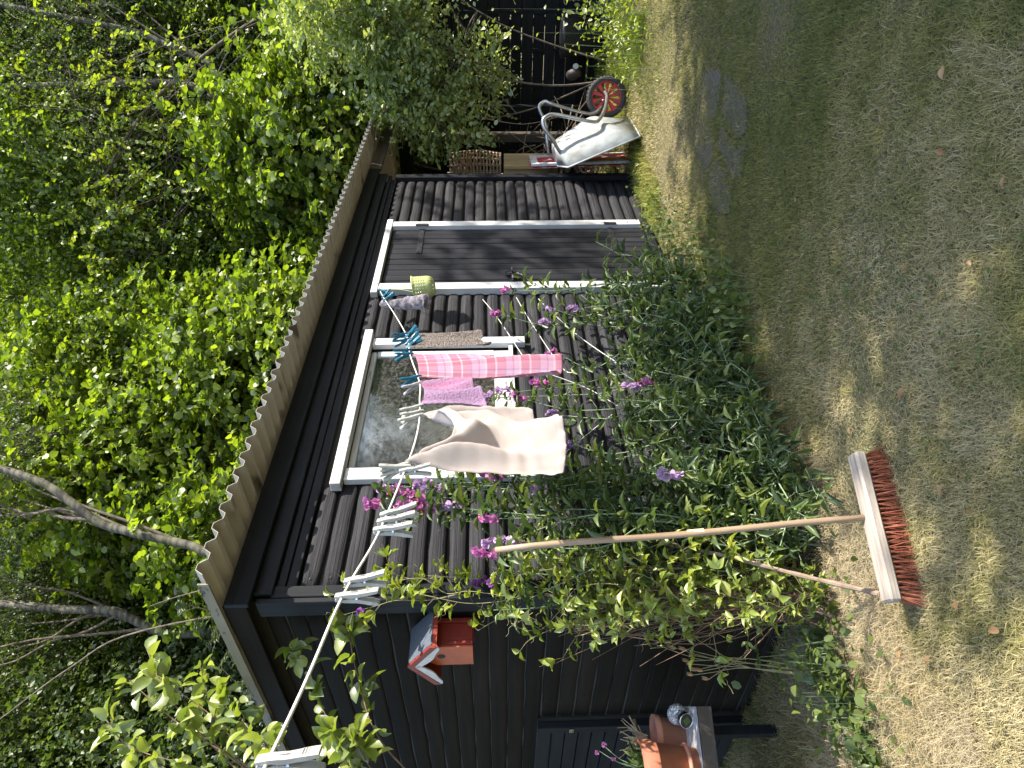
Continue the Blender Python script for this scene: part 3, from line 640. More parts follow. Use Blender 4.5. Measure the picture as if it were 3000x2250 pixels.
# things on the inner sill and the wall behind the glass
MAT['cool_panel'] = plain("pale_blue_panel", (0.52, 0.60, 0.62), 0.6)
b = MB(); b.box((2.45, 2.72, 1.80), (3.05, 2.735, 2.02)); b.box((2.45, 2.70, 1.795), (3.30, 2.72, 1.815))
tag(b.build("window_blind", 'cool_panel'), "pale blue roller blind half let down behind the shed window glass", "blind")
b = MB(); b.box((2.42, YF + .07, 1.30), (3.39, YF + .20, 1.325)); b.build("inner_sill", 'raw_timber', shed)
def figurine(cx, cy, cz):
    t = thing("wooden_ornament", (cx, cy, cz), "carved pale wooden bird ornament standing on the inner window ledge", "ornament")
    b = MB(); b.tube([(cx, cy, cz + .012), (cx, cy, cz + .20)], [.016, .007], 8); b.lathe((cx, cy, cz), [(0, 0), (.035, 0), (.035, .012), (0, .012)], 14); b.build("stand", 'raw_timber', t)
    b = MB(); b.tube(smooth_pts([(cx - .05, cy, cz + .19), (cx, cy, cz + .21), (cx + .05, cy, cz + .23), (cx + .09, cy, cz + .27)], 4), [.004, .014, .02, .024, .027, .029, .028, .026, .022, .018, .013, .010, .004], 8); b.build("body", 'raw_timber', t)
    for s in (-1, 1):
        b = MB(); b.add([(cx, cy, cz + .24), (cx + .05, cy, cz + .25), (cx + .01, cy + s * .07, cz + .30), (cx - .03, cy + s * .05, cz + .27), (cx, cy + .002, cz + .235), (cx + .05, cy + .002, cz + .245), (cx + .01, cy + s * .07, cz + .295), (cx - .03, cy + s * .05, cz + .265)], [(0, 1, 2, 3), (7, 6, 5, 4), (0, 4, 5, 1), (1, 5, 6, 2), (2, 6, 7, 3), (3, 7, 4, 0)]); b.build("wing", 'raw_timber', t)
figurine(3.02, YF + .13, 1.327)
stm = cloth_mat("striped_cloth", 'striped')
def simple_cloth(name, grid, mat, parent=None, uv=True, smooth=True, thick=0.0012):
    ny, nx = len(grid), len(grid[0]); v = [p for row in grid for p in row]
    f = [(j * nx + i, j * nx + i + 1, (j + 1) * nx + i + 1, (j + 1) * nx + i) for j in range(ny - 1) for i in range(nx - 1)]
    me = mesh(name, v, f); ul = me.uv_layers.new(name="UVMap"); uvs = []
    for p in me.polygons:
        for vi in p.vertices: uvs += [(vi % nx) / (nx - 1), (vi // nx) / (ny - 1)]
    ul.data.foreach_set('uv', uvs)
    o = link(name, me, parent, mat, smooth)
    md = o.modifiers.new("thickness", 'SOLIDIFY'); md.thickness = thick
    return o
g = [[(2.86 + .24 * i / 12, YF + .058 + .006 * math.sin(i * 1.7 + j), 1.335 + .10 * (1 - j / 8)) for i in range(13)] for j in range(9)]
tag(simple_cloth("striped_cloth", g, stm), "small rainbow striped cloth hanging inside the bottom of the window", "cloth")
b = MB(); b.box((2.50, YF + .09, 1.327), (2.62, YF + .18, 1.50), .004)
tag(b.build("cardboard_box", 'raw_timber'), "small pale box standing inside the left corner of the window", "box")
for k, (xx, hh, rr) in enumerate(((2.70, .12, .03), (2.79, .09, .035))):
    b = MB(); b.lathe((xx, YF + .14, 1.327), [(0, 0), (rr, 0), (rr, hh * .75), (rr * .55, hh * .9), (rr * .55, hh), (0, hh)], 16)
    tag(b.build("jar", 'bulb_glass', None, True), "taller narrow clear jar on the inner window ledge" if k == 0 else "shorter wide clear jar on the inner window ledge", "jar")

# side hatch --------------------------------------------------------
hatch = MB(); hatch.box((X0 + .01, 3.70, .02), (X0 + .03, 4.9, 1.13)); hatch = hatch.build("side_hatch", 'inside', shed)
piece("hatch_stile", (X0 - .012, 3.725, .57), (.56, .030, .02), 'black_board', hatch, 'zy')
zz = 1.09
while zz > 0.05:
    piece("hatch_board", (X0 - .004, 4.33, zz), (.572, .034, .011), 'black_board', hatch, 'y', .003); zz -= .0735
b = MB(); b.box((X0 - .040, 3.70, .94), (X0 - .033, 3.735, .965), .001); b.build("hatch_hook", 'chrome', hatch)

# ================================================================== LEAN-TO STORE beyond the shed
store = thing("open_woodstore", (7.2, 3.4, 0), "open woodstore with brown fascia joined to the far end of the shed", "woodstore")
x = 6.285
while x < 8.3: roof_sheet(x, x + 0.7, store); x += 0.71
board_x("fascia_board", X1 + .035, 8.36, 2.43, 2.335, 2.445, .024, 'brown_paint', store)
piece("beam", (7.5, 3.6, 2.26), (1.15, .07, .04), 'black_board', store, 'y')
piece("beam", (7.3, 4.75, 2.38), (1.15, .05, .03), 'raw_timber', store, 'x')
piece("post", (7.5, 2.62, 1.09), (1.09, .045, .045), 'brown_paint', store, 'z')
piece("post", (7.5, 4.68, 1.09), (1.09, .045, .045), 'brown_paint', store, 'z')
piece("post", (8.28, 2.56, 1.15), (1.17, .04, .04), 'black_board', store, 'z')
piece("shelf", (7.0, 3.4, 1.19), (.55, .35, .015), 'raw_timber', store, 'xf')
b = MB(); b.box((6.6, 4.9, 0), (8.3, 4.94, 1.5)); b.build("back_panel", 'black_board', store)

# wicker basket on the shelf
bk = thing("wicker_basket", (7.55, 2.95, 1.22), "large round wicker basket with a loose open weave on the woodstore shelf", "basket")
bx, by = 7.30, 2.93
def basket():
    b = MB(); n = 18
    for k in range(16):
        zz = 1.215 + k * .036; r0 = .20 + .035 * math.sin(k / 15 * math.pi)
        pts = [(bx + r0 * math.cos(t) + .0, by + r0 * math.sin(t) * .95, zz + .004 * math.sin(t * 9 + k * math.pi)) for t in [2 * math.pi * j / 28 for j in range(29)]]
        b.tube(pts, .0085, 5, False)
    b.build("weave", 'wicker', bk, True)
    for j in range(n):
        t = 2 * math.pi * j / n; b = MB()
        b.tube([(bx + (.20 + .035 * math.sin(k / 5 * math.pi)) * math.cos(t), by + .95 * (.20 + .035 * math.sin(k / 5 * math.pi)) * math.sin(t), 1.21 + k * .115) for k in range(6)], .007, 5); b.build("stake", 'wicker', bk)
    b = MB(); b.lathe((bx, by, 1.206), [(0, 0), (.2, 0), (.2, .01), (0, .01)], 20); b.build("base", 'wicker', bk)
basket()
# firewood and planks under the shelf
for i in range(9):
    ax = 6.55 + (i % 3) * .2 + rnd.uniform(-.03, .03); az = .08 + (i // 3) * .16
    b = MB(); b.tube([(ax, 2.95, az), (ax + rnd.uniform(-.03, .03), 3.55, az + rnd.uniform(-.02, .02))], rnd.uniform(.055, .075), 9)
    tag(b.build("firewood_log", 'firewood'), "split firewood log stacked at the bottom of the open woodstore", "log", "firewood logs stacked in the woodstore")
piece_root = thing("chipboard_panel", (6.9, 2.75, 0.75), "pale yellow chipboard offcut standing on edge below the wicker basket", "board")
piece("panel", (6.62, 2.78, .92), (.27, .30, .012), 'raw_timber', piece_root, 'zy', .002)
piece("batten", (6.59, 2.60, .92), (.27, .02, .012), 'raw_timber', piece_root, 'zy', .002)
b = MB(); b.box((6.9, 2.7, 0.9), (7.2, 2.95, 1.17), .01)
tag(b.build("wooden_crate", 'firewood'), "weathered brown crate wedged under the woodstore shelf beside the post", "crate")
# brushwood pile
def brushwood():
    b = MB(); r = random.Random(3)
    for i in range(150):
        c = Vector((7.05 + r.gauss(0, .24), 2.68 + r.gauss(0, .16), abs(r.gauss(0, .38)))); c.z = min(c.z, .95)
        d = Vector((r.gauss(0, 1), r.gauss(0, 1), r.gauss(.1, .6))).normalized() * r.uniform(.10, .30)
        b.tube([c - d, c + Vector((r.uniform(-.04, .04), r.uniform(-.04, .04), r.uniform(-.03, .03))), c + d], [r.uniform(.003, .009), .005, .002], 4, False)
    o = b.build("brushwood_pile", 'twig'); tag(o, "tangled pile of dry brown prunings between the wheelbarrow and the woodstore", "brushwood", None, 'stuff')
brushwood()
# red sign board leaning at the shed end
sg = thing("red_board", (6.4, 2.62, 0), "weathered red panel with flaking white border leaning against the far end of the shed", "panel")
def slab(name, corners, th, mat, parent):
    c = [Vector(p) for p in corners]; n_ = (c[1] - c[0]).cross(c[3] - c[0]).normalized() * th; b = MB(); b.hexa([*c, *[p + n_ for p in c]]); return b.build(name, mat, parent)
def lerp2(u, v_): # panel plane
    a = Vector((6.16, 2.405, 0.02)); e1 = Vector((.38, .06, .0)); e2 = Vector((.06, .05, .92)); return a + e1 * u + e2 * v_
slab("panel", [lerp2(.12, .0), lerp2(.88, .0), lerp2(.88, .93), lerp2(.12, .93)], .014, 'red_paint', sg)
for u0, u1, v0, v1 in ((0, .12, 0, 1), (.88, 1, 0, 1), (.12, .88, .93, 1)):
    q = [lerp2(u0, v0), lerp2(u1, v0), lerp2(u1, v1), lerp2(u0, v1)]; slab("border", [p + Vector((-.002, -.006, 0)) for p in q], .022, 'white_paint', sg)
    slab("red_edge", [p + Vector((.003, .018, .008)) for p in q], .008, 'red_paint', sg)

# ================================================================== FENCE
fence = thing("slatted_fence", (8.65, 1.3, 0), "tall black stained fence of woven horizontal slats with narrow lit gaps", "fence")
ys = [-1.6 + .40 * k for k in range(20)]
for k, y_ in enumerate(ys):
    piece("upright", (8.62 + .0, y_, .97), (.97, .018, .012), 'black_board', fence, 'zy', .002)
zz = 0.02; k = 0
while zz < 1.9:
    for seg in range(5):
        y0 = ys[0] + seg * 1.6; off = .024 if k % 2 else -.024
        hh = .062 + rnd.uniform(-.004, .002)
        piece("slat", (8.62 + off + rnd.uniform(-.004, .004), y0 + .8, zz + .064 + rnd.uniform(-.004, .004)), (.797, hh, .006), 'black_board', fence, 'y', .001)
    zz += .131; k += 1
piece("cap_rail", (8.62, 2.2, 1.965), (3.9, .035, .012), 'black_board', fence, 'yf')

# black bin and pot by the fence
b = MB(); b.lathe((8.15, 1.75, 0), [(0, 0), (.17, 0), (.21, .48), (.23, .5), (.23, .52), (0, .53)], 22)
tag(b.build("black_bin", 'black_pot', None, True), "round black plastic bin standing in the weeds in front of the fence", "bin")
b = MB(); b.lathe((7.95, 2.05, .32), [(0, 0), (.05, 0), (.062, .02), (.06, .12), (.045, .15), (.02, .16), (0, .16)], 16, (0.2, .5, .8))
jug = tag(b.build("brown_jug", 'brown_paint', None, True), "small brown jug with a white patch in the weeds by the dark fence", "jug")
b = MB(); b.lathe((7.905, 1.995, .372), [(0, .003), (.030, .002), (.032, 0)], 12, (-.75, -.6, .2)); b.build("white_patch", 'white_clean', jug)
b = MB(); b.lathe((7.4, 1.9, 0), [(0, 0), (.06, 0), (.08, .06), (.05, .09), (0, .09)], 9)
for i, (xx, yy) in enumerate(((7.15, 2.2), (7.0, 2.42), (7.2, 2.36))):
    b = MB(); b.box((xx, yy, 0.0 + i * .0), (xx + .11, yy + .22, .06), .006)
    tag(b.build("brick", 'brick'), "broken orange brick lying in the weeds behind the wheelbarrow", "brick", "bricks behind the wheelbarrow")

# ================================================================== WHEELBARROW
wb = thing("wheelbarrow", (6.3, 2.15, 0), "upturned galvanised wheelbarrow with red spoked wheel leaning at the woodstore", "wheelbarrow")
tr = dict(N1=(5.84, 2.042, 0.03), N2=(5.789, 2.291, 0.645), B1=(6.184, 2.029, 0.316), B2=(6.049, 2.215, 0.722), C1=(6.586, 2.096, 0.388), C2=(6.431, 2.303, 0.766), F1=(6.604, 2.132, -0.02), F2=(6.338, 2.492, 0.713))
def tray():
    K = {k: Vector(v) for k, v in tr.items()}
    bm = bmesh.new(); vs = {k: bm.verts.new(v) for k, v in K.items()}
    for q in (("N1", "B1", "B2", "N2"), ("B1", "C1", "C2", "B2"), ("C1", "F1", "F2", "C2"), ("N1", "F1", "C1", "B1"), ("N2", "B2", "C2", "F2")): bm.faces.new([vs[k] for k in q])
    es = [e for e in bm.edges if len(e.link_faces) == 2]
    bmesh.ops.bevel(bm, geom=es, offset=.055, segments=4, affect='EDGES', profile=.5)
    me = bpy.data.meshes.new("tray"); bm.to_mesh(me); bm.free()
    o = link("tray", me, wb, 'steel', True); md = o.modifiers.new("thickness", 'SOLIDIFY'); md.thickness = .003
    r = MB(); r.tube([K[k] for k in ("N1", "F1", "F2", "N2", "N1")], .008, 8); r.build("rim", 'steel', wb, True)
tray()
near = [(6.72, 1.925, 0.222), (6.58, 1.93, 0.225), (6.36, 1.97, 0.27), (6.17, 2.0, 0.345), (6.10, 2.0, 0.42), (6.14, 1.95, 0.74), (6.13, 1.96, 0.82), (6.11, 1.99, 0.855), (6.07, 2.05, 0.84), (6.04, 2.13, 0.77), (6.03, 2.21, 0.72), (6.03, 2.29, 0.66), (6.02, 2.38, 0.60)]
far = [(6.82, 2.02, 0.215), (6.74, 2.06, 0.24), (6.66, 2.11, 0.36), (6.66, 2.02, 0.72), (6.68, 2.0, 0.79), (6.67, 2.02, 0.84), (6.64, 2.06, 0.85), (6.58, 2.18, 0.79), (6.48, 2.30, 0.78), (6.45, 2.42, 0.76)]
for p in (near, far):
    b = MB(); b.tube(smooth_pts(p, 5), .0165, 10); b.build("frame_tube", 'tube', wb, True)
WC = Vector((6.762, 1.985, 0.200)); WA = Vector((-0.93, -0.33, 0.04)).normalized()
wheel = MB(); wheel.lathe(WC, [(.135, -.02), (.145, -.03), (.165, -.035), (.185, -.028), (.192, 0), (.185, .028), (.165, .035), (.145, .03), (.135, .02)], 40, WA)
wheel = wheel.build("wheel", 'rubber', wb, True); wheel.name = "wheel"
a_ = WA.orthogonal().normalized(); c_ = WA.cross(a_)
b = MB()
for k in range(34):
    for s in (-1, 1):
        t = 2 * math.pi * (k + (.5 if s > 0 else 0)) / 34; d = a_ * math.cos(t) + c_ * math.sin(t); e = WA.cross(d)
        p = WC + d * .1875 + WA * s * .014; b.hexa([p + e * x_ * .009 + WA * y_ * .013 + d * z_ * .005 for z_ in (-1, 1) for x_, y_ in ((-1, -1), (1, -1), (1, 1), (-1, 1))])
b.build("tread", 'rubber', wheel)
b = MB(); b.lathe(WC, [(.136, -.024), (.142, -.026), (.142, .026), (.136, .024), (.126, .006), (.126, -.006), (.136, -.024)], 36, WA); b.lathe(WC, [(0, .028), (.024, .028), (.026, .02), (.026, -.02), (0, -.02)], 16, WA); b.build("rim", 'red_plastic', wheel, True)
for k in range(10):
    t = 2 * math.pi * k / 10 + .12; d = a_ * math.cos(t) + c_ * math.sin(t); e = WA.cross(d); b = MB()
    i0, i1 = WC + d * .022, WC + d * .13
    b.hexa([i0 - e * .006 - WA * .012, i0 + e * .006 - WA * .012, i0 + e * .006 + WA * .012, i0 - e * .006 + WA * .012, i1 - e * .026 - WA * .012, i1 + e * .026 - WA * .012, i1 + e * .020 + WA * .014, i1 - e * .020 + WA * .014]); b.build("spoke", 'red_plastic', wheel)
b = MB(); b.tube([WC + WA * .075, WC - WA * .07], .011, 10); b.lathe(WC + WA * .06, [(0, .01), (.016, .01), (.018, 0), (0, 0)], 12, WA); b.build("axle", 'iron', wheel, True)

# ================================================================== BIRD BOX
bh = thing("bird_box", (1.6, 2.8, 1.44), "red bird box with grey felt roof and white gable trim on the dark side wall", "bird box")
bx0, bx1, by0, by1, bz = 1.648, 1.525, 2.672, 2.815, 1.447
b = MB(); b.box((bx1, by0, bz), (bx0 - .02, by1, bz + .155), .0015)
ym = (by0 + by1) / 2
b.add([(bx1, by0, bz + .155), (bx0 - .02, by0, bz + .155), (bx0 - .02, by1, bz + .155), (bx1, by1, bz + .155), (bx1, ym, bz + .245), (bx0 - .02, ym, bz + .245)], [(0, 4, 3), (1, 2, 5), (0, 1, 5, 4), (3, 4, 5, 2)])
b.build("body", 'red_wood', bh)
b = MB(); b.box((bx1 - .008, by0 - .001, bz - .001), (bx1 - .001, by1 + .001, bz + .16), .001); b.add([(bx1 - .008, by0, bz + .16), (bx1 - .008, by1, bz + .16), (bx1 - .008, ym, bz + .245), (bx1 - .001, by0, bz + .16), (bx1 - .001, by1, bz + .16), (bx1 - .001, ym, bz + .245)], [(0, 1, 2), (5, 4, 3), (0, 3, 4, 1), (1, 4, 5, 2), (2, 5, 3, 0)]); b.build("front_panel", 'rust_wood', bh)
b = MB(); b.box((bx0 - .018, by0 - .012, bz - .002), (bx0 - .001, by1 + .012, bz + .2), .001); b.build("back_board", 'red_wood', bh)
b = MB(); b.box((bx1 + .002, by0 - .010, bz), (bx1 + .018, by0 - .001, bz + .105), .001); b.box((bx1 + .021, by0 - .006, bz), (bx1 + .033, by0 - .001, bz + .105), .001); b.build("door_batten", 'red_wood', bh)
b = MB(); b.lathe((bx1 - .008, ym, bz + .135), [(0, .0008), (.017, .0008), (.018, 0)], 16, (-1, 0, 0)); b.build("entrance_hole", 'inside', bh)
ap = bz + .268; ee = bz + .145
for s in (-1, 1):
    yo = ym + s * .150
    b = MB(); b.hexa([(bx1 - .042, ym, ap - .018), (bx0, ym, ap - .018), (bx0, yo, ee - .0), (bx1 - .042, yo, ee - .0), (bx1 - .042, ym, ap), (bx0, ym, ap), (bx0, yo, ee + .018), (bx1 - .042, yo, ee + .018)]); b.build("roof_board", 'red_wood', bh)
    b = MB(); b.hexa([(bx1 - .039, ym, ap + .002), (bx0, ym, ap + .002), (bx0, yo + s * .002, ee + .020), (bx1 - .039, yo + s * .002, ee + .020), (bx1 - .039, ym, ap + .006), (bx0, ym, ap + .006), (bx0, yo + s * .002, ee + .024), (bx1 - .039, yo + s * .002, ee + .024)]); b.build("felt", 'roofing_felt', bh)
    b = MB(); b.hexa([(bx1 - .054, ym, ap - .022), (bx1 - .043, ym, ap - .022), (bx1 - .043, yo + s * .004, ee - .004), (bx1 - .054, yo + s * .004, ee - .004), (bx1 - .054, ym, ap + .008), (bx1 - .043, ym, ap + .008), (bx1 - .043, yo + s * .004, ee + .026), (bx1 - .054, yo + s * .004, ee + .026)]); b.build("barge_board", 'red_wood', bh)
    # white scalloped trim below the barge board
    b = MB(); k = 10; up_, lo_ = [], []
    for i in range(k + 1):
        t = i / k; yy = ym + s * .150 * t; zt = ap - .020 + (ee - .002 - ap + .018) * t
        dep = .030 + .010 * math.sin(min(t, .75) / .75 * math.pi * 1.5 - .6) - .016 * max(0, (t - .8) / .2) ** 2
        up_.append((yy, zt)); lo_.append((yy - s * .004, zt - dep))
    for i in range(k):
        q = [up_[i], up_[i + 1], lo_[i + 1], lo_[i]]; b.hexa([(bx1 - .053, *p) for p in q] + [(bx1 - .047, *p) for p in q])
    b.build("scalloped_trim", 'white_clean', bh)

# ================================================================== BROOM
br = thing("push_broom", (1.4, 1.8, 0), "wooden push broom with grey head and stiff red bristles standing on the lawn", "broom")
hc = Vector((1.395, 1.765, .098)); hd = Vector((.447, -.225, 0.0)).normalized(); hp = Vector((-hd.y, hd.x, 0)); HL = .245
hbox = MB(); hbox.box((-HL, -.032, -.019), (HL, .032, .019), .007)
for fc in (): pass
me = mesh("head", hbox.v, hbox.f); head = link("head", me, None, 'grey_wood')
head.matrix_basis = Matrix(((hd.x, hp.x, 0, hc.x), (hd.y, hp.y, 0, hc.y), (0, 0, 1, hc.z), (0, 0, 0, 1))); attach(head, br)
bb = MB(); b2 = MB()
for i in range(31):
    for j in range(4):
        c = hc + hd * (-HL + .012 + (2 * HL - .024) * i / 30) + hp * (-.024 + .016 * j) - Vector((0, 0, .019))
        for q in range(9):
            sp = Vector((rnd.gauss(0, .010), rnd.gauss(0, .010), -.078 + rnd.uniform(-.004, .006))) + hp * (-.024 + .016 * j) * .5 + hd * ((i - 15) / 15) ** 3 * .02
            bb.tube([c + Vector((rnd.uniform(-.003, .003), rnd.uniform(-.003, .003), 0)), c + sp], [.0011, .0009], 3, False)
o = bb.build("bristles", 'bristle', br); o['kind'] = 'stuff'
htop = Vector((1.452, 1.93, 1.345)); hb0 = Vector((1.425, 1.765, .105))
b = MB(); pts = [hb0.lerp(htop, i / 10) + Vector((.004 * math.sin(i * .9), .003 * math.sin(i * .7), 0)) for i in range(11)]
b.tube(pts, [.0112] * 10 + [.0102], 12)
me = mesh("handle", b.v, b.f)
# grain along the handle: give the mesh its own frame with x up the handle
ax = (htop - hb0).normalized(); ay = ax.orthogonal().normalized(); az = ax.cross(ay); Rm = Matrix(((ax.x, ay.x, az.x, hb0.x), (ax.y, ay.y, az.y, hb0.y), (ax.z, ay.z, az.z, hb0.z), (0, 0, 0, 1)))
me.transform(Rm.inverted()); handle = link("handle", me, None, 'handle_wood', True); handle.matrix_basis = Rm; attach(handle, br)
pb = hb0.lerp(htop, .43); pe = hb0.lerp(htop, .475); b = MB(); b.tube([pb, pe], .0118, 12, False); b.build("tape", 'pale_pot', br, True)

# ================================================================== BENCH WITH POTS
bench = thing("plank_table", (1.25, 3.05, 0), "low table of flaking white planks with rusty brown front edge by the side wall", "table")
e_l = Vector((-.189, .101, 0)).normalized(); e_d = Vector((.433, .90, 0)).normalized(); oR = Vector((1.335, 2.884, .5))
def tb(u, v_, z_): return oR + e_l * u + e_d * v_ + Vector((0, 0, z_ - .5))
for i in range(3):
    v0, v1 = .012 + i * .155, .158 + i * .155
    for j, (u0, u1) in enumerate(((0, .30), (.306, 1.0)) if i == 0 else ((0, 1.0),)):
        b = MB(); b.hexa([tb(u0, v0, .480), tb(u1, v0, .480), tb(u1, v1, .480), tb(u0, v1, .480), tb(u0, v0, .5), tb(u1, v0, .5), tb(u1, v1, .5), tb(u0, v1, .5)]); b.build("plank", 'white_paint', bench)
b = MB(); b.hexa([tb(0, -.012, .440), tb(1, -.012, .440), tb(1, .010, .440), tb(0, .010, .440), tb(0, -.012, .498), tb(1, -.012, .498), tb(1, .010, .498), tb(0, .010, .498)]); b.build("front_rail", 'brown_paint', bench)
for u, v_ in ((.55, .25), (.95, .03), (.12, .44), (.95, .43)):
    c = tb(u, v_, 0); b = MB(); b.box((c.x - .022, c.y - .022, 0), (c.x + .022, c.y + .022, .478), .003); b.build("leg", 'black_board', bench)  # legs coloured near black to stand in for shade below the planks
def pot(name, c, r0, r1, h, mat, label, fill=True, tilt=(0, 0, 1), rimh=.3):
    t = thing(name, c, label, "plant pot")
    b = MB(); b.lathe(c, [(0, 0), (r0, 0), (r0 + (r1 - r0) * .7, h * (1 - rimh)), (r1 * .985, h * (1 - rimh) + .001), (r1, h * (1 - rimh) + .004), (r1 * 1.03, h), (r1 * .93, h), (r1 * .88, h * .86), (r0 * .85, .02), (0, .02)], 28, tilt); b.build("pot_body", mat, t, True)
    if fill: b = MB(); b.lathe(c, [(0, h * .84), (r1 * .87, h * .82)], 18, tilt); b.build("soil", 'soil', t)
    return t
c1 = tb(.235, .10, .5)
p1 = pot("terracotta_pot", c1, .075, .112, .245, 'terracotta', "large orange terracotta pot planted with pinks on the white plank table", True)
b = MB(); b.lathe(c1, [(.083, .035), (.094, .037), (.096, .050), (.084, .052)], 24); b.build("foot_ring", 'terracotta_pale', p1, True)
c2 = tb(.115, .28, .5); pot("terracotta_pot", c2, .062, .085, .135, 'terracotta_pale', "smaller pale terracotta pot with rust specks standing behind the crackled glass lamp", False, rimh=.22)
c3 = tb(.24, .40, .5); pot("black_pot", c3, .085, .115, .19, 'black_pot', "black plastic pot dusted with soil standing behind the terracotta pots", True, rimh=.1)
c4 = tb(.21, .27, .5); pot("yellow_pot", c4, .03, .05, .15, 'pale_pot', "small pale yellow pot squeezed in behind the large terracotta pot", False, rimh=.2)
lamp = thing("solar_lamp", tb(.045, .10, .5), "crackled glass globe garden lamp lying on the right end of the plank table", "lamp")
lc = tb(.030, .15, .548); b = MB(); b.lathe(lc, [(.0001, -.045), (.02, -.04), (.035, -.028), (.044, -.01), (.045, .005), (.040, .02), (.028, .034), (.022, .038)], 24, (-.62, -.62, -.22)); b.build("globe", 'crackle', lamp, True)
ad_ = Vector((-.62, -.62, -.22)).normalized(); b = MB(); b.lathe(lc + ad_ * .034, [(.024, 0), (.031, .003), (.033, .045), (.031, .048), (.028, .045), (.028, .044)], 24, ad_); b.build("cap", 'chrome', lamp, True)
b = MB(); b.lathe(lc + ad_ * .078, [(0, 0), (.029, 0)], 24, ad_); b.build("solar_cell", 'black_pot', lamp)
q = ad_.orthogonal().normalized(); q2 = ad_.cross(q); cc = lc + ad_ * .0795; b = MB(); b.hexa([cc + q * x_ * .014 + q2 * y_ * .014 + ad_ * z_ for z_ in (0, .0015) for x_, y_ in ((-1, -1), (1, -1), (1, 1), (-1, 1))]); b.build("cell_plate", 'weed', lamp)

# ================================================================== CLOTHESLINE
LINE = [(4.10, 2.462, 2.125), (3.80, 2.36, 2.045), (3.2, 2.10, 1.885), (2.634, 1.855, 1.745), (2.288, 1.707, 1.688), (1.879, 1.523, 1.605), (1.68, 1.434, 1.583), (1.539, 1.384, 1.569), (1.375, 1.315, 1.562), (1.21, 1.248, 1.566), (0.872, 1.094, 1.580), (0.651, 0.986, 1.603), (0.367, 0.875, 1.624), (-0.25, 0.60, 1.69), (-1.6, 0.05, 1.95)]
cl = thing("clothesline", (4.10, 2.462, 2.125), "white rope clothesline stretched from the door frame towards the camera", "clothesline")
b = MB(); b.tube(smooth_pts(LINE, 8), .0026, 8); b.build("rope", 'rope', cl, True)
b = MB(); b.tube(smooth_pts([(4.105, 2.475, 2.15), (4.10, 2.44, 2.15), (4.10, 2.432, 2.13), (4.10, 2.45, 2.118)], 4), .003, 6); b.build("hook", 'white_clean', cl)
b = MB(); b.tube([(-1.6, .05, 0), (-1.6, .05, 2.1)], .04, 10); tag(b.build("line_post", 'brown_paint'), "round brown post holding the near end of the clothesline", "post")
def lpt(x):
    for a, c in zip(LINE, LINE[1:]):
        if c[0] <= x <= a[0]:
            t = (a[0] - x) / (a[0] - c[0]); return Vector(a).lerp(Vector(c), t)
LDIR = Vector((.915, .40, .0)).normalized()
def peg(x, d, mat, label, group, size=.076, openw=.0, twist=0.0, width=.0125, grip=.012, P=None):
    P = P or lpt(x); d = Vector(d).normalized(); wd = (Matrix.Rotation(twist, 3, d) @ (LDIR - d * LDIR.dot(d))).normalized(); s = d.cross(wd)
    t = thing("clothes_peg", P, label, "clothes peg", group)
    k = size / .076
    prof = [(-grip, .0012, .0060), (-.002, .0004, .0078), (.006, .0022, .0088), (.014, .0004, .0092), (.026, .0014, .0098), (.036, .0034, .0112), (.050, .0052, .0128), (.060, .0068, .0136), (.064, .0085, .0134)]
    for sg_ in (1, -1):
        b = MB(); V = []
        for (t_, i_, o_) in prof:
            i_ += openw * max(0, .03 - t_) + (.07 * max(0, t_ - .03)); o_ += openw * max(0, .03 - t_) + (.07 * max(0, t_ - .03))
            ww = width / 2 * (1.0 + .12 * (t_ > .045)) * k
            for (q, w_) in ((i_, -ww), (i_, ww), (o_ - .0012, ww), (o_, ww * .7), (o_, -ww * .7), (o_ - .0012, -ww)): V.append(tuple(P + d * t_ * k + s * sg_ * q * k + wd * w_))
        n_ = 6; f = []
        for i in range(len(prof) - 1):
            for j in range(n_): a_ = i * n_ + j; b_2 = i * n_ + (j + 1) % n_; f.append((a_, b_2, b_2 + n_, a_ + n_) if sg_ > 0 else (a_ + n_, b_2 + n_, b_2, a_))
        f.append(tuple(range(n_))[::-1] if sg_ > 0 else tuple(range(n_))); q0 = (len(prof) - 1) * n_; f.append(tuple(range(q0, q0 + n_)) if sg_ > 0 else tuple(range(q0, q0 + n_))[::-1])
        b.add(V, f)
        if k > .93:
            for h_ in range(4):
                tt = .044 + .0035 * h_; oo = .0128 + .07 * (tt - .03) + .0002; pc = P + d * tt * k + s * sg_ * oo * k; b.tube([pc - wd * width * .36 * k, pc + wd * width * .36 * k], .0006 * k, 5); b.build("arm", mat, t)
    b = MB(); c = P + d * .026 * k; b.tube([c - wd * width * .54 * k, c + wd * width * .54 * k], .0020 * k, 8)
    b.tube(smooth_pts([c + s * .003 * k + wd * width * .4, c + s * .0105 * k + d * .002, c + s * .0105 * k - d * .010 * k, c + s * .009 * k - d * .012 * k], 3), .0009, 5); b.build("spring", mat if mat == 'peg_blue' else 'chrome', t)
    return t
dn = lambda a, b_=0.0: Vector((.5 * a, -.6 * a, -1)) + LDIR * b_
gw = "white pegs clipped empty on the rope"
peg(.352, dn(.10, -.10), 'peg_white', "huge nearest white peg at the left edge of the photo with ribbed grip", gw, .080)
peg(.325, dn(.02, -.18), 'peg_white', "nearest white peg cut off by the left edge behind its twin", gw, .078)
peg(.700, dn(.14, -.05), 'peg_white', "right hand one of the two white pegs in front of the shed corner", gw, .072)
peg(.655, dn(.02, -.02), 'peg_white', "left hand one of the two white pegs in front of the shed corner", gw, .072)
peg(.945, dn(.20, .02), 'peg_white', "farthest of the three empty white pegs left of the window", gw, .080)
peg(.915, dn(.12, .0), 'peg_white', "middle one of the three empty white pegs left of the window", gw, .080)
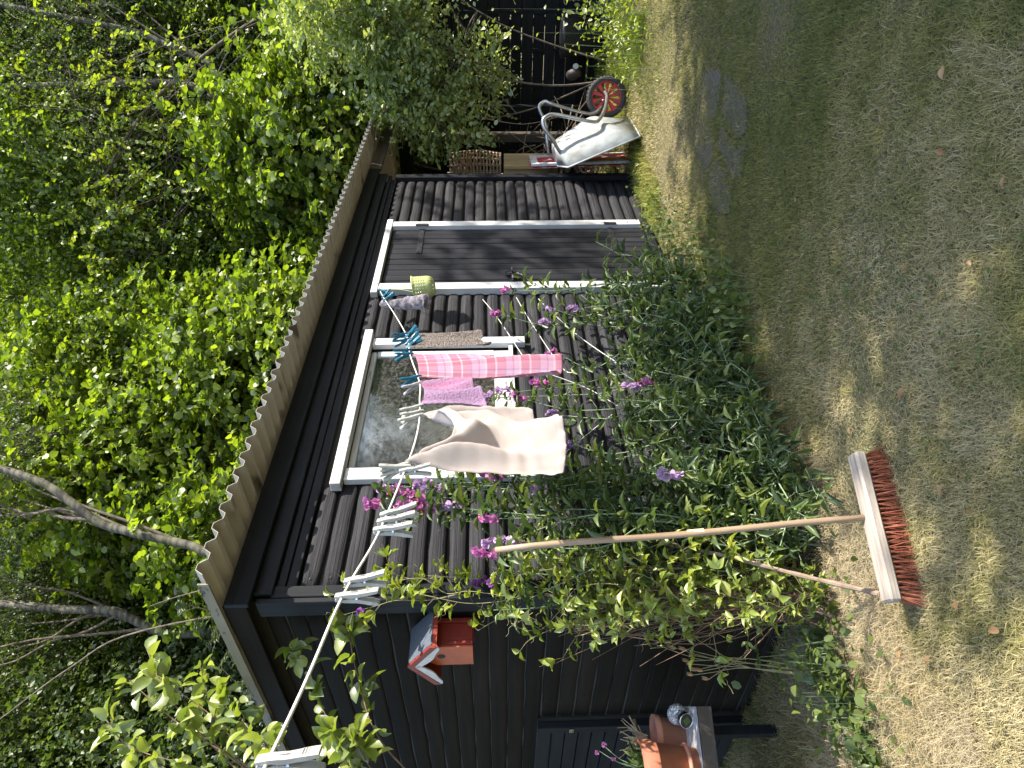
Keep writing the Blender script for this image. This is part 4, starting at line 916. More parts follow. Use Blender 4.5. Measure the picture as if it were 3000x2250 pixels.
peg(.880, dn(.06, -.05), 'peg_white', "nearest of the three empty white pegs left of the window", gw, .080)
gc = "white pegs holding the laundry"
upv = lambda a, c=0.0: Vector((-.25 * a, .3 * a, 1)) - LDIR * c
peg(1.205, upv(.7, .35), 'peg_white', "upper white peg holding the left corner of the peach cloth", gc, .082)
peg(1.19, upv(.1, .15), 'peg_white', "white peg leaning up at the left corner of the peach cloth", gc, .078)
peg(1.165, dn(.10, .0), 'peg_white', "white peg hanging down just left of the peach cloth", gc, .078)
peg(1.545, upv(.6, .55), 'peg_white', "white peg gripping the right corner of the peach cloth", gc, .082)
peg(1.575, upv(.2, .85), 'peg_white', "white peg crossing over the right corner of the peach cloth", gc, .080)
peg(1.62, upv(.5, .65), 'peg_white', "white peg pinching the left corner of the purple face cloth", gc, .078)
peg(1.86, upv(.7, .6), 'peg_grey', "grey peg holding the right corner of the purple face cloth", gc, .080)
gb = "blue pegs on the rope"
peg(1.945, upv(.5, .55), 'peg_blue', "blue peg holding the left corner of the plaid tea towel", gb, .082)
peg(2.30, upv(.0, .8), 'peg_blue', "blue peg holding the right corner of the plaid tea towel", gb, .085)
for i, (xx, dd, tw) in enumerate(((2.36, upv(.3, .4), .3), (2.43, dn(.9, .3), .8), (2.50, dn(1.2, .5), 1.3), (2.56, upv(.5, .5), .4), (2.62, dn(1.3, .3), 1.0), (2.68, upv(.2, .6), .1))):
    peg(xx, dd, 'peg_blue', ["blue peg above the beige net next to the plaid towel", "blue peg drooping over the top of the beige net", "blue peg jutting right over the window frame", "blue peg pointing up above the beige net", "lowest blue peg of the bundle over the window frame", "farthest blue peg of the bundle by the window's right edge"][i], gb, .082, twist=tw)
for i, (xx, dd, tw) in enumerate(((3.68, dn(.9, .2), 1.2), (3.78, dn(1.2, .9), .6), (3.98, dn(-.4, -.4), .3))):
    peg(xx, dd, 'peg_blue', ["blue peg sticking out below the rope beside the grey cloth", "blue peg crossing the rope in front of the grey cloth", "blue peg hanging by the hook at the top of the door frame"][i], gb, .085, twist=tw)

MATC = {k: cloth_mat(k + "_cloth", k) for k in ('plaid', 'peach', 'terry', 'net', 'grey')}
def hang(name, mat, A, B, length, sag, amp, kf, seed, nx=70, ny=84, bottom=lambda u: 0, narrow=1.0, label='', lean=0.0, cat='cloth', ruffle=0.0, radial=0.0):
    A = Vector(A); B = Vector(B); r = random.Random(seed); e = (B - A); nrm = Vector((-e.y, e.x, 0)).normalized()
    if nrm.y > 0: nrm = -nrm
    ph = [r.uniform(0, 6.28) for _ in range(6)]; g = []
    for j in range(ny):
        v = j / (ny - 1); row = []
        for i in range(nx):
            u = i / (nx - 1); uu = .5 + (u - .5) * (1 + (narrow - 1) * v ** .8)
            p = A + e * uu
            fan = math.sin(math.pi * u)
            z_ = -sag * fan ** .8 * (1 - v) ** 1.2 - (length + bottom(u)) * v
            o = amp * (.25 + v ** .7) * (math.sin(kf * 2 * math.pi * (u + .10 * v) + ph[0]) * .7 + .35 * math.sin(kf * 1.7 * 2 * math.pi * u - 2.2 * v + ph[1]))
            o += amp * .6 * math.sin(3.2 * v + 5 * u + ph[2]) * v + .35 * sag * fan * (1 - v) ** 2
            if radial:
                for (du, w_) in ((u, (1 - u)), (1 - u, u)):
                    th_ = math.atan2(du * .40, v * length + .02); ds = math.hypot(du * .40, v * length)
                    o += radial * w_ * math.sin(9.5 * th_ + ph[5] + (2 if du is u else 0)) * min(1, ds / .10) * (1 - .3 * v)
                z_ -= radial * .6 * math.sin(math.pi * u) * v * (1 - v)
            o += .0022 * (v > .962) + (.0016 * math.sin(17 * u + 29 * v + 2 * math.sin(9 * v)) + .0011 * math.sin(47 * u - 13 * v + 3 * math.sin(7 * u))) * (radial > 0)
            o += ruffle * math.sin(60 * u + ph[3]) * max(0, (v - .93) / .07) + .0012 * math.sin(40 * u + 23 * v) * math.sin(31 * v + ph[4])
            row.append(tuple(p + Vector((0, 0, z_ - .002)) + nrm * (o + .004) + nrm * lean * v))
        g.append(row)
    o = simple_cloth(name, g, MATC[mat]); return tag(o, label, cat)
hang("peach_cloth", 'peach', (1.205, 1.243, 1.572), (1.55, 1.390, 1.574), .375, .115, .022, 1.75, 4, bottom=lambda u: .03 * math.sin(u * 4.5) + .02 * (1 - u), narrow=1.14, label="pale peach cloth with frilled hem draped in deep folds between white pegs", ruffle=.006, radial=.034)
hang("face_cloth", 'terry', (1.625, 1.418, 1.578), (1.865, 1.520, 1.604), .210, .014, .018, 1.9, 8, bottom=lambda u: -.02 * u + .01 * math.sin(6 * u), narrow=1.05, label="small purple and pink terry face cloth between peach cloth and plaid towel")
hang("tea_towel", 'plaid', (1.93, 1.545, 1.617), (2.325, 1.722, 1.694), .555, .014, .028, 1.3, 12, bottom=lambda u: -.07 * (2 * u - 1) ** 2 * 1.0 + .02, narrow=.96, label="long pink and lilac plaid tea towel hanging in front of the window")
hang("net_cloth", 'net', (2.40, 1.757, 1.708), (2.69, 1.885, 1.765), .345, .006, .012, 2.2, 15, bottom=lambda u: .025 * math.sin(9 * u), narrow=1.0, label="beige open knit net hanging behind the plaid towel over the window frame")

# colander and grey cloth near the hook
co = thing("colander", (3.86, 2.31, 1.72), "pale green colander hanging below the hook at the top left of the door", "colander")
def colander():
    C = Vector((3.86, 2.315, 1.705)); A = Vector((-.10, .12, 1)).normalized(); a = A.orthogonal().normalized(); b_ = A.cross(a); n = 60
    prof = [(.004, .0), (.030, .002), (.052, .010), (.064, .022), (.071, .040)] + [(.072 + .0005 * i, .048 + i * .0052) for i in range(18)] + [(.088, .145), (.088, .149)]
    v = []; f = []
    for r_, h in prof:
        for j in range(n): t = 2 * math.pi * j / n; v.append(tuple(C + A * h + (a * math.cos(t) + b_ * math.sin(t)) * r_))
    for i in range(len(prof) - 1):
        for j in range(n):
            hole = (8 <= i <= 20 and (i - 8) % 3 == 0 and j % 3 == 0) or (i in (2,) and j % 4 == 0)
            if not hole: q = i * n; f.append((q + j, q + (j + 1) % n, q + n + (j + 1) % n, q + n + j))
    o = link("bowl", mesh("bowl", v, f), co, 'colander', True); md = o.modifiers.new("thickness", 'SOLIDIFY'); md.thickness = .0018
    b = MB(); e1 = C + A * .148 + a * .088; e2 = C + A * .148 - a * .088; b.tube(smooth_pts([e1, e1.lerp(Vector((3.98, 2.40, 2.02)), .6), (3.98, 2.41, 2.03), e2.lerp(Vector((3.98, 2.40, 2.02)), .6), e2], 5), .0025, 6); b.build("handle", 'colander', co, True)
colander()
b = MB(); pts = smooth_pts([(3.83, 2.33, 2.055), (3.79, 2.30, 2.02), (3.76, 2.28, 1.94), (3.745, 2.265, 1.86), (3.72, 2.25, 1.79), (3.71, 2.24, 1.755)], 5)
k = len(pts); b.tube(pts, [.012 + .040 * (i / (k - 1)) ** .7 * (1 + .10 * math.sin(i * 1.9)) for i in range(k)], 14, False)
b.v = [(q[0] - .10, q[1] + .045, q[2] - .01) for q in b.v]
o = b.build("grey_cloth", MATC['grey'], None, True)
for vt in o.data.vertices:
    vt.co += Vector((.006 * math.sin(vt.co.z * 60 + vt.co.x * 90), .006 * math.sin(vt.co.x * 120), .008 * math.sin(vt.co.x * 80 + 1)))
tag(o, "mottled grey cloth bag pegged to the rope beside the green colander", "cloth")

# trellis strings and glass bulb lamps
STR = [[(3.93, 2.47, 1.40), (3.62, 2.42, 1.30), (3.02, 2.35, 1.13)], [(3.95, 2.47, 1.17), (3.6, 2.42, 1.10), (3.0, 2.33, .96), (2.9, 2.3, .9)], [(3.93, 2.47, 1.02), (3.7, 2.43, .95), (3.3, 2.36, .80), (2.95, 2.30, .62)], [(2.95, 2.3, 1.13), (2.8, 2.32, .85), (2.62, 2.3, .70)], [(2.62, 2.36, .72), (2.3, 2.34, 1.02), (2.1, 2.33, 1.15)]]
for i, p in enumerate(STR):
    b = MB(); b.tube(smooth_pts(p, 5), .0022, 5)
    tag(b.build("plant_string", 'string'), ["topmost white string slanting from the door frame into the sweet peas", "second white string slanting from the door frame into the sweet peas", "lowest white string slanting from the door frame into the sweet peas", "short string crossing the leaves below the plaid towel", "string slanting through the leaves below the peach cloth"][i], "string", "strings tied up for the climbing plants")
def bulb(P, r, label, down=(0, 0, -1)):
    t = thing("glass_bulb_lamp", P, label, "lamp", "clear bulb lamps hanging in the plants"); P = Vector(P)
    b = MB(); b.lathe(P, [(.0001, .0), (r * .5, .0), (r * .5, .028), (r * .42, .032)], 18, down); b.build("cap", 'chrome', t, True)
    b = MB(); b.lathe(P, [(r * .40, .030), (r * .62, .040), (r * .92, .058), (r, .078), (r * .93, .100), (r * .62, .118), (.0001, .127)], 22, down); b.build("globe", 'bulb_glass', t, True)
    b = MB(); b.tube(smooth_pts([P, P + Vector((.01, 0, .03)), P + Vector((0, .01, .06))], 3), .0012, 4); b.build("wire", 'iron', t)
bulb((1.86, 2.16, .80), .036, "clear glass bulb lamp with steel cap low in the shaded sweet peas")
bulb((2.48, 2.28, 1.05), .030, "small bulb lamp with bright cap below the peach cloth")
bulb((2.90, 2.24, .68), .030, "glass bulb lamp tied with a green clip among the right hand sweet peas")
bulb((1.63, 2.36, .93), .034, "glass bulb lamp half hidden by clematis at the shed corner")

# ================================================================== SWEET PEAS
PEA_L = "shaded sweet pea clump"
def flower_cluster(P, d, r, mat, parent, n=4, size=.021):
    """a raceme: every blossom is a banner and two wings"""
    Pp, A, Nn, L, W = [], [], [], [], []
    for i in range(n):
        c = np.array(P) + np.array(d) * (i * .013) + r.normal(size=3) * .007
        o = unit(r.normal(size=3) + np.array([-.3, -.9, .1]))
        up = unit(np.array([0, 0, 1.0]) + r.normal(size=3) * .35)
        side = unit(np.cross(o, up))
        for (a, nn, l, w_) in ((up + side * .55, o, 1.0, 1.0), (up - side * .55, o, 1.0, 1.0), (up * .9 - o * .2, o, 1.05, .9), (o * .8 + side * .3 - up * .2, side, .75, .6), (o * .8 - side * .3 - up * .2, -side, .75, .6), (o - up * .5, up, .6, .5)):
            Pp.append(c); A.append(unit(a)); Nn.append(unit(nn + r.normal(size=3) * .2)); L.append(size * l * r.uniform(.85, 1.15)); W.append(size * w_)
    link("flower_cluster", leaf_mesh("flower_cluster", T_PETAL, np.array(Pp), np.array(A), np.array(Nn), np.array(L), np.array(W), mat), parent)
def climber(root, stems, r, mat_l, mat_s, leafL, wr, T, key, n_ind, node=.085, pair=2, stip=True, flat=.5, rad=.0032, spread=.8, tendrils=True):
    Pp, A, Nn, L, W = [], [], [], [], []; sb = MB()
    for pts in stems:
        sp = smooth_pts(pts, 6); k = len(sp); sb.tube(sp, [rad * (1 - .55 * i / k) for i in range(k)], 5, False)
        acc = 0; nxt = node * r.uniform(.3, 1.4)
        for i in range(1, k):
            seg = (sp[i] - sp[i - 1]); acc += seg.length
            if acc > nxt:
                nxt += node * r.uniform(.7, 1.3); c = np.array(sp[i]); t = unit(np.array(seg)); outd = unit(r.normal(size=3) * np.array([1, 1, .5]) + np.array([-.25, -.6, .1]))
                outd = unit(outd - t * (outd @ t)); pet = r.uniform(.015, .05) if stip else r.uniform(.01, .05)
                e = c + outd * pet + t * pet * .5
                sb.tube([c, e], rad * .45, 3, False); s_ = np.cross(t, outd)
                sc = r.uniform(.6, 1.15)
                for q in range(pair):
                    sg_ = 1 if q % 2 else -1
                    Pp.append(e); A.append(unit(outd * .8 + t * .35 + s_ * sg_ * spread * (1 if q < 2 else 0) + r.normal(size=3) * .25)); Nn.append(unit(t * .5 + np.array([0, 0, flat]) + r.normal(size=3) * .4)); L.append(leafL * sc * r.uniform(.8, 1.1)); W.append(L[-1] * wr * r.uniform(.8, 1.2))
                if stip:
                    for sg_ in (1, -1): Pp.append(c); A.append(unit(outd * .4 + t * .6 + s_ * sg_ * .7)); Nn.append(unit(outd + r.normal(size=3) * .3)); L.append(leafL * .3); W.append(leafL * .08)
                if tendrils and r.random() < .5:
                    q = Vector(e); tp = [q]; dd = Vector(outd + t * .6).normalized()
                    for h in range(1, 7): tp.append(q + dd * h * .013 + Vector((.006 * math.cos(h * 1.6), .006 * math.sin(h * 1.6), .004 * math.sin(h * 2.1))))
                    sb.tube(tp, .0008, 3, False)
    sb.build("stems", mat_s, root, True)['kind'] = 'stuff'
    foliage(root, T, key, np.array(Pp), np.array(A), np.array(Nn), np.array(L), np.array(W), mat_l, n_ind)
def rstem(r, base, top, bow=.12, n=4):
    b_ = Vector(base); t = Vector(top); pts = [b_]
    for i in range(1, n): pts.append(b_.lerp(t, i / n) + Vector((r.normal() * bow * .5, r.normal() * bow * .35, r.normal() * bow * .25 + bow * .2 * math.sin(math.pi * i / n))))
    pts.append(t); return pts
FL = [((3.49, 2.30, 1.28), 0, 4), ((3.94, 2.3, 1.13), 1, 3), ((3.73, 2.28, 1.21), 0, 4), ((3.32, 2.25, 1.00), 1, 4), ((3.50, 2.28, .95), 1, 3), ((3.38, 2.2, .83), 1, 3), ((3.01, 2.25, .97), 0, 4), ((2.74, 2.25, 1.05), 0, 6), ((2.68, 2.25, 1.24), 1, 6), ((2.64, 2.25, 1.35), 1, 6), ((2.62, 2.25, 1.17), 0, 5), ((2.64, 2.2, .60), 1, 5), ((2.66, 2.2, .54), 0, 4), ((2.50, 2.25, 1.01), 1, 4), ((2.29, 2.25, .97), 1, 4),
      ((1.99, 2.1, 1.37), 0, 6), ((1.95, 2.1, 1.30), 0, 4), ((1.88, 2.1, 1.54), 1, 7), ((1.86, 2.1, 1.67), 0, 8), ((1.82, 2.1, 1.79), 0, 5), ((1.79, 2.1, 1.64), 0, 6), ((1.90, 2.1, 1.59), 1, 6), ((1.81, 2.1, 1.58), 0, 6), ((1.79, 2.1, 1.50), 1, 6), ((1.61, 2.1, 1.31), 1, 5), ((1.54, 2.08, 1.33), 0, 7), ((1.73, 2.1, 1.34), 0, 4), ((1.89, 2.05, .59), 1, 6), ((1.90, 2.1, 1.77), 1, 4), ((1.88, 2.1, 1.14), 1, 4), ((1.57, 2.06, 1.24), 1, 4)]
fr = np.random.default_rng(5)
pea_bases = [(3.85, 2.30), (3.45, 2.28), (3.1, 2.22), (2.78, 2.24), (2.48, 2.20), (2.2, 2.22), (1.97, 2.20), (1.78, 2.22)]
pea_lab = ["sweet pea plant nearest the door sprawling over its white frame", "sweet pea plant below the strings, second from the door", "sweet pea plant under the right edge of the window with pale pods", "sweet pea plant under the plaid towel with magenta blooms", "sweet pea plant under the purple face cloth", "sweet pea plant in deep shade below the peach cloth", "sweet pea plant left of the peach cloth reaching above the window sill", "tallest pink flowered sweet pea plant beside the shed corner post"]
pea_top = [.66, .78, .78, .76, .78, .86, 1.22, 1.40]
for i, (bx_, by_) in enumerate(pea_bases):
    t = thing("sweet_pea", (bx_, by_, 0), pea_lab[i], "sweet pea", "sweet pea plants along the sunny wall")
    stems = []
    nst = 6 if i == 0 else 11
    for s in range(nst):
        a = fr.uniform(-1, 1); hgt = pea_top[i] * fr.uniform(.55, 1.02)
        lean = fr.uniform(.0, .5) * (1.1 - hgt / 1.5)
        top = (bx_ + a * .38, min(2.40, by_ + .08 - lean * fr.uniform(.2, 1.0)), hgt * (1 - .35 * lean))
        stems.append(rstem(fr, (bx_ + fr.uniform(-.1, .1), by_ + fr.uniform(-.05, .06), 0), top, .14))
    for s in range(4):   # trailing low shoots in front
        a = fr.uniform(-.35, .35); stems.append(rstem(fr, (bx_, by_, 0.02), (bx_ + a, max(1.86, by_ - fr.uniform(.08, .26)), fr.uniform(.08, .35)), .1))
    mine = [f for f in FL if min(range(8), key=lambda q: abs(pea_bases[q][0] - f[0][0])) == i]
    for (p, kd, n_) in mine: stems.append(rstem(fr, (bx_ + fr.uniform(-.05, .05), by_, .1), p, .10))
    climber(t, stems, fr, 'pea', 'stem', .092, .29, T_LANCE, 'lance', 100, node=.066, rad=.0042)
    for (p, kd, n_) in mine: flower_cluster(p, (0.1, -.15, .9), fr, ['petal', 'petal_f'][kd], t, n_ + 1, .027)

# clematis on the corner ------------------------------------------------
clm = thing("clematis", (1.56, 2.36, 0), "yellow green clematis climbing the shed corner with a few dark violet flowers", "climber")
stems = []
for s in range(60):
    z0 = fr.uniform(.15, 1.25); stems.append(rstem(fr, (1.56 + fr.uniform(-.04, .04), 2.36, max(0, z0 - .4)), (1.56 + fr.uniform(-.25, .24), 2.36 - fr.uniform(-.10, .26), z0 + fr.uniform(-.05, .22)), .10))
for (a, c) in (((1.56, 2.38, 1.2), (1.60, 2.40, 2.02)), ((1.58, 2.38, 1.2), (1.76, 2.42, 1.86)), ((1.60, 2.40, 1.1), (1.70, 2.42, 1.66)), ((1.55, 2.36, 1.3), (1.66, 2.40, 1.78)), ((1.58, 2.38, 1.5), (1.55, 2.46, 1.96)), ((1.6, 2.4, 1.75), (1.80, 2.43, 1.80)), ((1.5, 2.4, 1.2), (1.50, 2.52, 1.42))): stems.append(rstem(fr, a, c, .06))
climber(clm, stems, fr, 'clematis', 'stem_y', .056, .46, T_LANCE, 'lance', 220, node=.052, pair=3, stip=False, rad=.0018, spread=.9, tendrils=True)
for p in ((1.615, 2.36, 1.395), (1.60, 2.34, 1.355), (1.63, 2.38, 1.42), (1.56, 2.47, 1.88), (1.72, 2.41, 1.79)): flower_cluster(p, (0, -.2, .3), fr, 'petal_v', clm, 2, .024)
b = MB(); r = random.Random(9)
for i in range(150):
    a = Vector((1.55 + r.gauss(0, .07), 2.40 + r.gauss(0, .04), r.uniform(0, .15))); t_ = Vector((1.50 + r.gauss(0, .12), 2.36 + r.gauss(0, .08), r.uniform(.4, 1.15))); b.tube(smooth_pts([a, a.lerp(t_, .5) + Vector((r.gauss(0, .04), r.gauss(0, .03), 0)), t_], 3), [.0022, .002, .002, .0018, .0016, .0014, .001], 3, False)
b.build("old_stems", 'stem_r', clm)['kind'] = 'stuff'
# a dead branch through the bed
for i, (p, rr) in enumerate((([(1.30, 2.02, .03), (1.45, 2.12, .22), (1.62, 2.2, .50), (1.78, 2.28, .85), (1.95, 2.34, 1.05)], .010), ([(1.42, 2.38, .0), (1.60, 2.36, .3), (1.68, 2.36, .62)], .011))):
    b = MB(); sp = smooth_pts(p, 6); b.tube(sp, [rr * (1 - .6 * k / len(sp)) * (1 + .15 * math.sin(k * 2.3)) for k in range(len(sp))], 7)
    tag(b.build("dead_branch", 'twig'), ["long grey dead branch propped up through the sweet peas", "short brown dead branch behind the broom at the corner"][i], "branch")

# columbine with dry seed heads
cb = thing("columbine", (1.22, 2.52, 0), "columbine with brown seed heads on thin stalks below the corner", "columbine")
b = MB(); heads = [(1.455, 2.62, .60), (1.44, 2.60, .57), (1.42, 2.66, .55), (1.39, 2.63, .545), (1.41, 2.60, .535), (1.37, 2.64, .53), (1.36, 2.66, .545), (1.345, 2.60, .52), (1.32, 2.62, .50), (1.48, 2.58, .53)]
for i, h in enumerate(heads):
    hv = Vector(h); mid = Vector((1.33 + .02 * (i % 3), 2.56, .34)); b.tube(smooth_pts([(1.26 + .01 * (i % 3), 2.53, 0), mid, hv.lerp(mid, .35) + Vector((0, 0, .01)), hv], 4), .0016, 4, False)
b.build("stalks", 'stem_y', cb)['kind'] = 'stuff'
for h in heads:
    b = MB(); hv = Vector(h)
    for k in range(5):
        t_ = 2 * math.pi * k / 5; o_ = Vector((math.cos(t_), math.sin(t_), 0)); b.tube([hv, hv + o_ * .0035 + Vector((.003, 0, .009)), hv + o_ * .0045 + Vector((.005, 0, .018)), hv + o_ * .006 + Vector((.008, 0, .027))], [.0015, .004, .003, .0006], 5, False)
    b.build("seed_head", 'dry_leaf', cb)
lobes = []
r_ = np.random.default_rng(21)
def lobed(P, size, r):
    Pp, A, Nn, L, W = [], [], [], [], []
    for k in range(3):
        az = r.uniform(0, 6.28) + k * 2.1; base = np.array(P); d = np.array([math.cos(az), math.sin(az), .15]); c = base + d * size * .35
        for q in (-.9, -.3, .3, .9):
            a = np.array([math.cos(az + q), math.sin(az + q), .05]); Pp.append(c); A.append(a); Nn.append(unit(np.array([0, 0, 1]) + r.normal(size=3) * .25)); L.append(size * .62); W.append(size * .42)
    return Pp, A, Nn, L, W
acc = [[], [], [], [], []]; sb = MB()
for (x_, y_, z_) in [(1.22, 2.50, .10), (1.30, 2.45, .14), (1.18, 2.44, .08), (1.12, 2.50, .12), (1.26, 2.40, .09), (1.05, 2.46, .08), (1.34, 2.52, .17), (1.08, 2.38, .06), (1.16, 2.58, .15), (1.0, 2.55, .07), (1.36, 2.34, .10), (1.45, 2.30, .13), (1.30, 2.60, .22), (1.38, 2.57, .30), (1.14, 2.36, .05)]:
    for a_, c_2 in zip(acc, lobed((x_, y_, z_), .052, r_)): a_ += c_2
    sb.tube([(x_ + .03, y_ + .03, 0), (x_, y_, z_)], .0013, 3, False)
sb.build("leaf_stalks", 'stem', cb)['kind'] = 'stuff'
foliage(cb, T_ROUND, 'round', *[np.array(q) for q in acc], 'weed', 120)

# pinks in the large pot
pk = thing("pinks", tb(.235, .10, .72), "grey green tuft of pinks with small magenta flowers growing in the large terracotta pot", "pinks")
P0 = np.array(tb(.235, .10, .715)); nL = 150; r_ = np.random.default_rng(4)
A = unit(r_.normal(size=(nL, 3)) * np.array([1, 1, .3]) + np.array([.0, -.1, .75])); P = P0 + r_.normal(size=(nL, 3)) * np.array([.03, .03, .008])
foliage(pk, T_LANCE, 'lance', P, A, unit(r_.normal(size=(nL, 3)) + np.array([0, 0, .6])), r_.uniform(.05, .11, nL), np.full(nL, .007), 'pea', 60)
sb = MB()
for q in ((.06, -.05, .20), (.02, -.06, .15), (.09, -.02, .17), (-.05, -.04, .19)):
    e = P0 + np.array(q); sb.tube(smooth_pts([P0, P0 + np.array(q) * np.array([.4, .4, .6]), e], 3), .0014, 4, False); flower_cluster(e, (0, 0, .2), r_, 'petal', pk, 1, .014)
sb.build("stalks", 'stem', pk)['kind'] = 'stuff'
dr_ = thing("dried_plant", tb(.10, .34, .69), "dried straw coloured plant with a pale stick behind the terracotta pots", "dry plant")
sb = MB(); Pd = Vector(tb(.14, .33, .66))
for i in range(40):
    e = Pd + Vector((rnd.gauss(.02, .05), rnd.gauss(-.02, .04), rnd.uniform(.03, .15))); sb.tube(smooth_pts([Pd + Vector((rnd.gauss(0, .02), rnd.gauss(0, .02), 0)), Pd.lerp(e, .5) + Vector((rnd.gauss(0, .015), 0, 0)), e], 3), .0016, 4, False)
sb.build("straws", 'straw', dr_)['kind'] = 'stuff'
sb = MB(); sb.tube([Pd + Vector((.09, -.02, .045)), Pd + Vector((-.12, .03, .03))], .008, 8); sb.build("stick", 'handle_wood', dr_, True)

# ================================================================== CHERRY / DOGWOOD SHRUB at the near left
ch = thing("cherry_shrub", (1.0, 3.9, 0), "large leaved cherry shrub reaching round the left side of the shed roof", "shrub")
r_ = np.random.default_rng(31); sb = MB(); acc = [[], [], [], [], []]
BR = [[(1.1, 3.9, 0), (1.15, 3.75, 1.4), (1.25, 3.45, 2.2), (1.45, 3.25, 2.75), (1.65, 3.12, 3.08)], [(1.2, 3.7, 1.6), (1.3, 3.2, 2.3), (1.5, 3.02, 2.72), (1.6, 2.98, 2.9)], [(1.15, 3.6, 1.9), (1.25, 3.2, 2.55), (1.35, 3.15, 2.95), (1.50, 3.2, 3.15)],
      [(1.1, 3.5, 1.7), (1.25, 2.95, 1.98), (1.42, 2.80, 2.12), (1.56, 2.70, 2.22)], [(1.1, 3.4, 1.5), (1.20, 2.85, 1.80), (1.42, 2.72, 1.92), (1.62, 2.60, 1.98)], [(1.0, 3.3, 1.8), (1.10, 2.75, 1.92), (1.22, 2.72, 2.00)], [(1.1, 3.5, 2.0), (1.25, 2.98, 2.30), (1.44, 3.0, 2.5), (1.55, 3.0, 2.6)],
      [(1.0, 3.7, 2.1), (1.05, 3.4, 2.7), (1.15, 3.2, 3.05)], [(1.0, 3.4, 1.9), (1.12, 2.9, 2.15), (1.25, 2.85, 2.3)], [(1.3, 3.5, 2.3), (1.5, 3.3, 2.65), (1.72, 3.15, 2.78)], [(1.15, 3.5, 2.3), (1.3, 3.3, 2.8), (1.42, 3.25, 3.05)],
      [(1.05, 3.1, 1.75), (1.12, 2.74, 1.86), (1.20, 2.70, 1.90)], [(1.2, 3.4, 2.3), (1.35, 3.1, 2.6), (1.4, 3.0, 2.72)], [(1.3, 3.4, 2.5), (1.6, 3.25, 2.9), (1.85, 3.2, 3.1)]]
for bi, pts in enumerate(BR):
    sp = smooth_pts(pts, 8); k = len(sp); sb.tube(sp, [max(.0022, (.012 if bi == 0 else .005) * (1 - i / k)) for i in range(k)], 6, False)
    for i in range(int(k * .38), k, 1):
        for _ in range(2 if i < k - 5 else 3):
            if r_.random() < .22: continue
            c = np.array(sp[i]); a = unit(r_.normal(size=3) + np.array([-.1, -.3, -.15])); e = c + a * .015
            acc[0].append(e); acc[1].append(a); acc[2].append(unit(np.array([.25, -.35, .7]) + r_.normal(size=3) * .45)); l = r_.uniform(.055, .115); acc[3].append(l); acc[4].append(l * .58)
sb.build("branches", 'stem_r', ch, True)['kind'] = 'stuff'
foliage(ch, T_ROUND_HI, 'roundhi', *[np.array(q) for q in acc], 'cherry', 290)

# ================================================================== LAWN
def vnoise(x, y, s, seed=0):
    """smooth value noise"""
    x = x * s + seed * 17.3; y = y * s + seed * 9.1; xi = np.floor(x).astype(int); yi = np.floor(y).astype(int); fx = x - xi; fy = y - yi
    fx = fx * fx * (3 - 2 * fx); fy = fy * fy * (3 - 2 * fy)
    h = lambda a, b_: (np.sin(a * 127.1 + b_ * 311.7 + seed) * 43758.5453) % 1.0
    return (h(xi, yi) * (1 - fx) + h(xi + 1, yi) * fx) * (1 - fy) + (h(xi, yi + 1) * (1 - fx) + h(xi + 1, yi + 1) * fx) * fy
def fbm(x, y, s, seed=0): return .5 * vnoise(x, y, s, seed) + .3 * vnoise(x, y, s * 2.1, seed + 3) + .2 * vnoise(x, y, s * 4.7, seed + 7)
STONES = [[(4.45, 1.13), (4.12, 1.06), (4.02, 1.22), (4.10, 1.36), (4.42, 1.33)], [(4.06, 1.05), (3.64, 1.05), (3.50, 1.20), (3.62, 1.30), (3.98, 1.24)], [(3.96, 1.30), (3.60, 1.34), (3.50, 1.24), (3.44, 1.46), (3.60, 1.50), (3.92, 1.42)], [(4.38, 1.38), (4.02, 1.42), (3.94, 1.55), (4.10, 1.68), (4.36, 1.56)], [(3.90, 1.48), (3.56, 1.55), (3.50, 1.68), (3.74, 1.76), (3.98, 1.66)]]
path = thing("stone_path", (3.9, 1.4, 0), "worn strip of flat dark grey paving stones sunk in the lawn", "path")
for s_ in STONES:
    c = Vector((sum(p[0] for p in s_) / len(s_), sum(p[1] for p in s_) / len(s_), 0)); bm = bmesh.new(); n_ = len(s_); ring = []
    for i in range(n_):
        a = Vector((*s_[i], 0)); d = Vector((*s_[(i + 1) % n_], 0)); p0 = Vector((*s_[i - 1], 0))
        ring.append(a.lerp(c, .10))
        for q in (.14, .3, .46, .62, .78, .9): ring.append(a.lerp(d, q).lerp(c, .02 + rnd.uniform(0, .07)) + Vector((rnd.uniform(-.008, .008), rnd.uniform(-.008, .008), 0)))
    k = len(ring); zt = .003 + rnd.uniform(-.002, .003); tx, ty = rnd.uniform(-.02, .02), rnd.uniform(-.02, .02)
    def zz_(p, f): return zt + (p.x - c.x) * tx + (p.y - c.y) * ty + rnd.uniform(-.0012, .0012) - f
    rows = [[bm.verts.new((c.x + (p.x - c.x) * sc_, c.y + (p.y - c.y) * sc_, zz_(p, f))) for p in ring] for sc_, f in ((1.0, .03), (.99, .007), (.95, .001), (.6, 0))]
    for a_, b_ in zip(rows, rows[1:]):
        for i in range(k): bm.faces.new([a_[i], a_[(i + 1) % k], b_[(i + 1) % k], b_[i]])
    bm.faces.new(rows[-1]); bmesh.ops.recalc_face_normals(bm, faces=bm.faces[:]); me = bpy.data.meshes.new("paving_stone"); bm.to_mesh(me); bm.free(); link("paving_stone", me, path, 'stone')
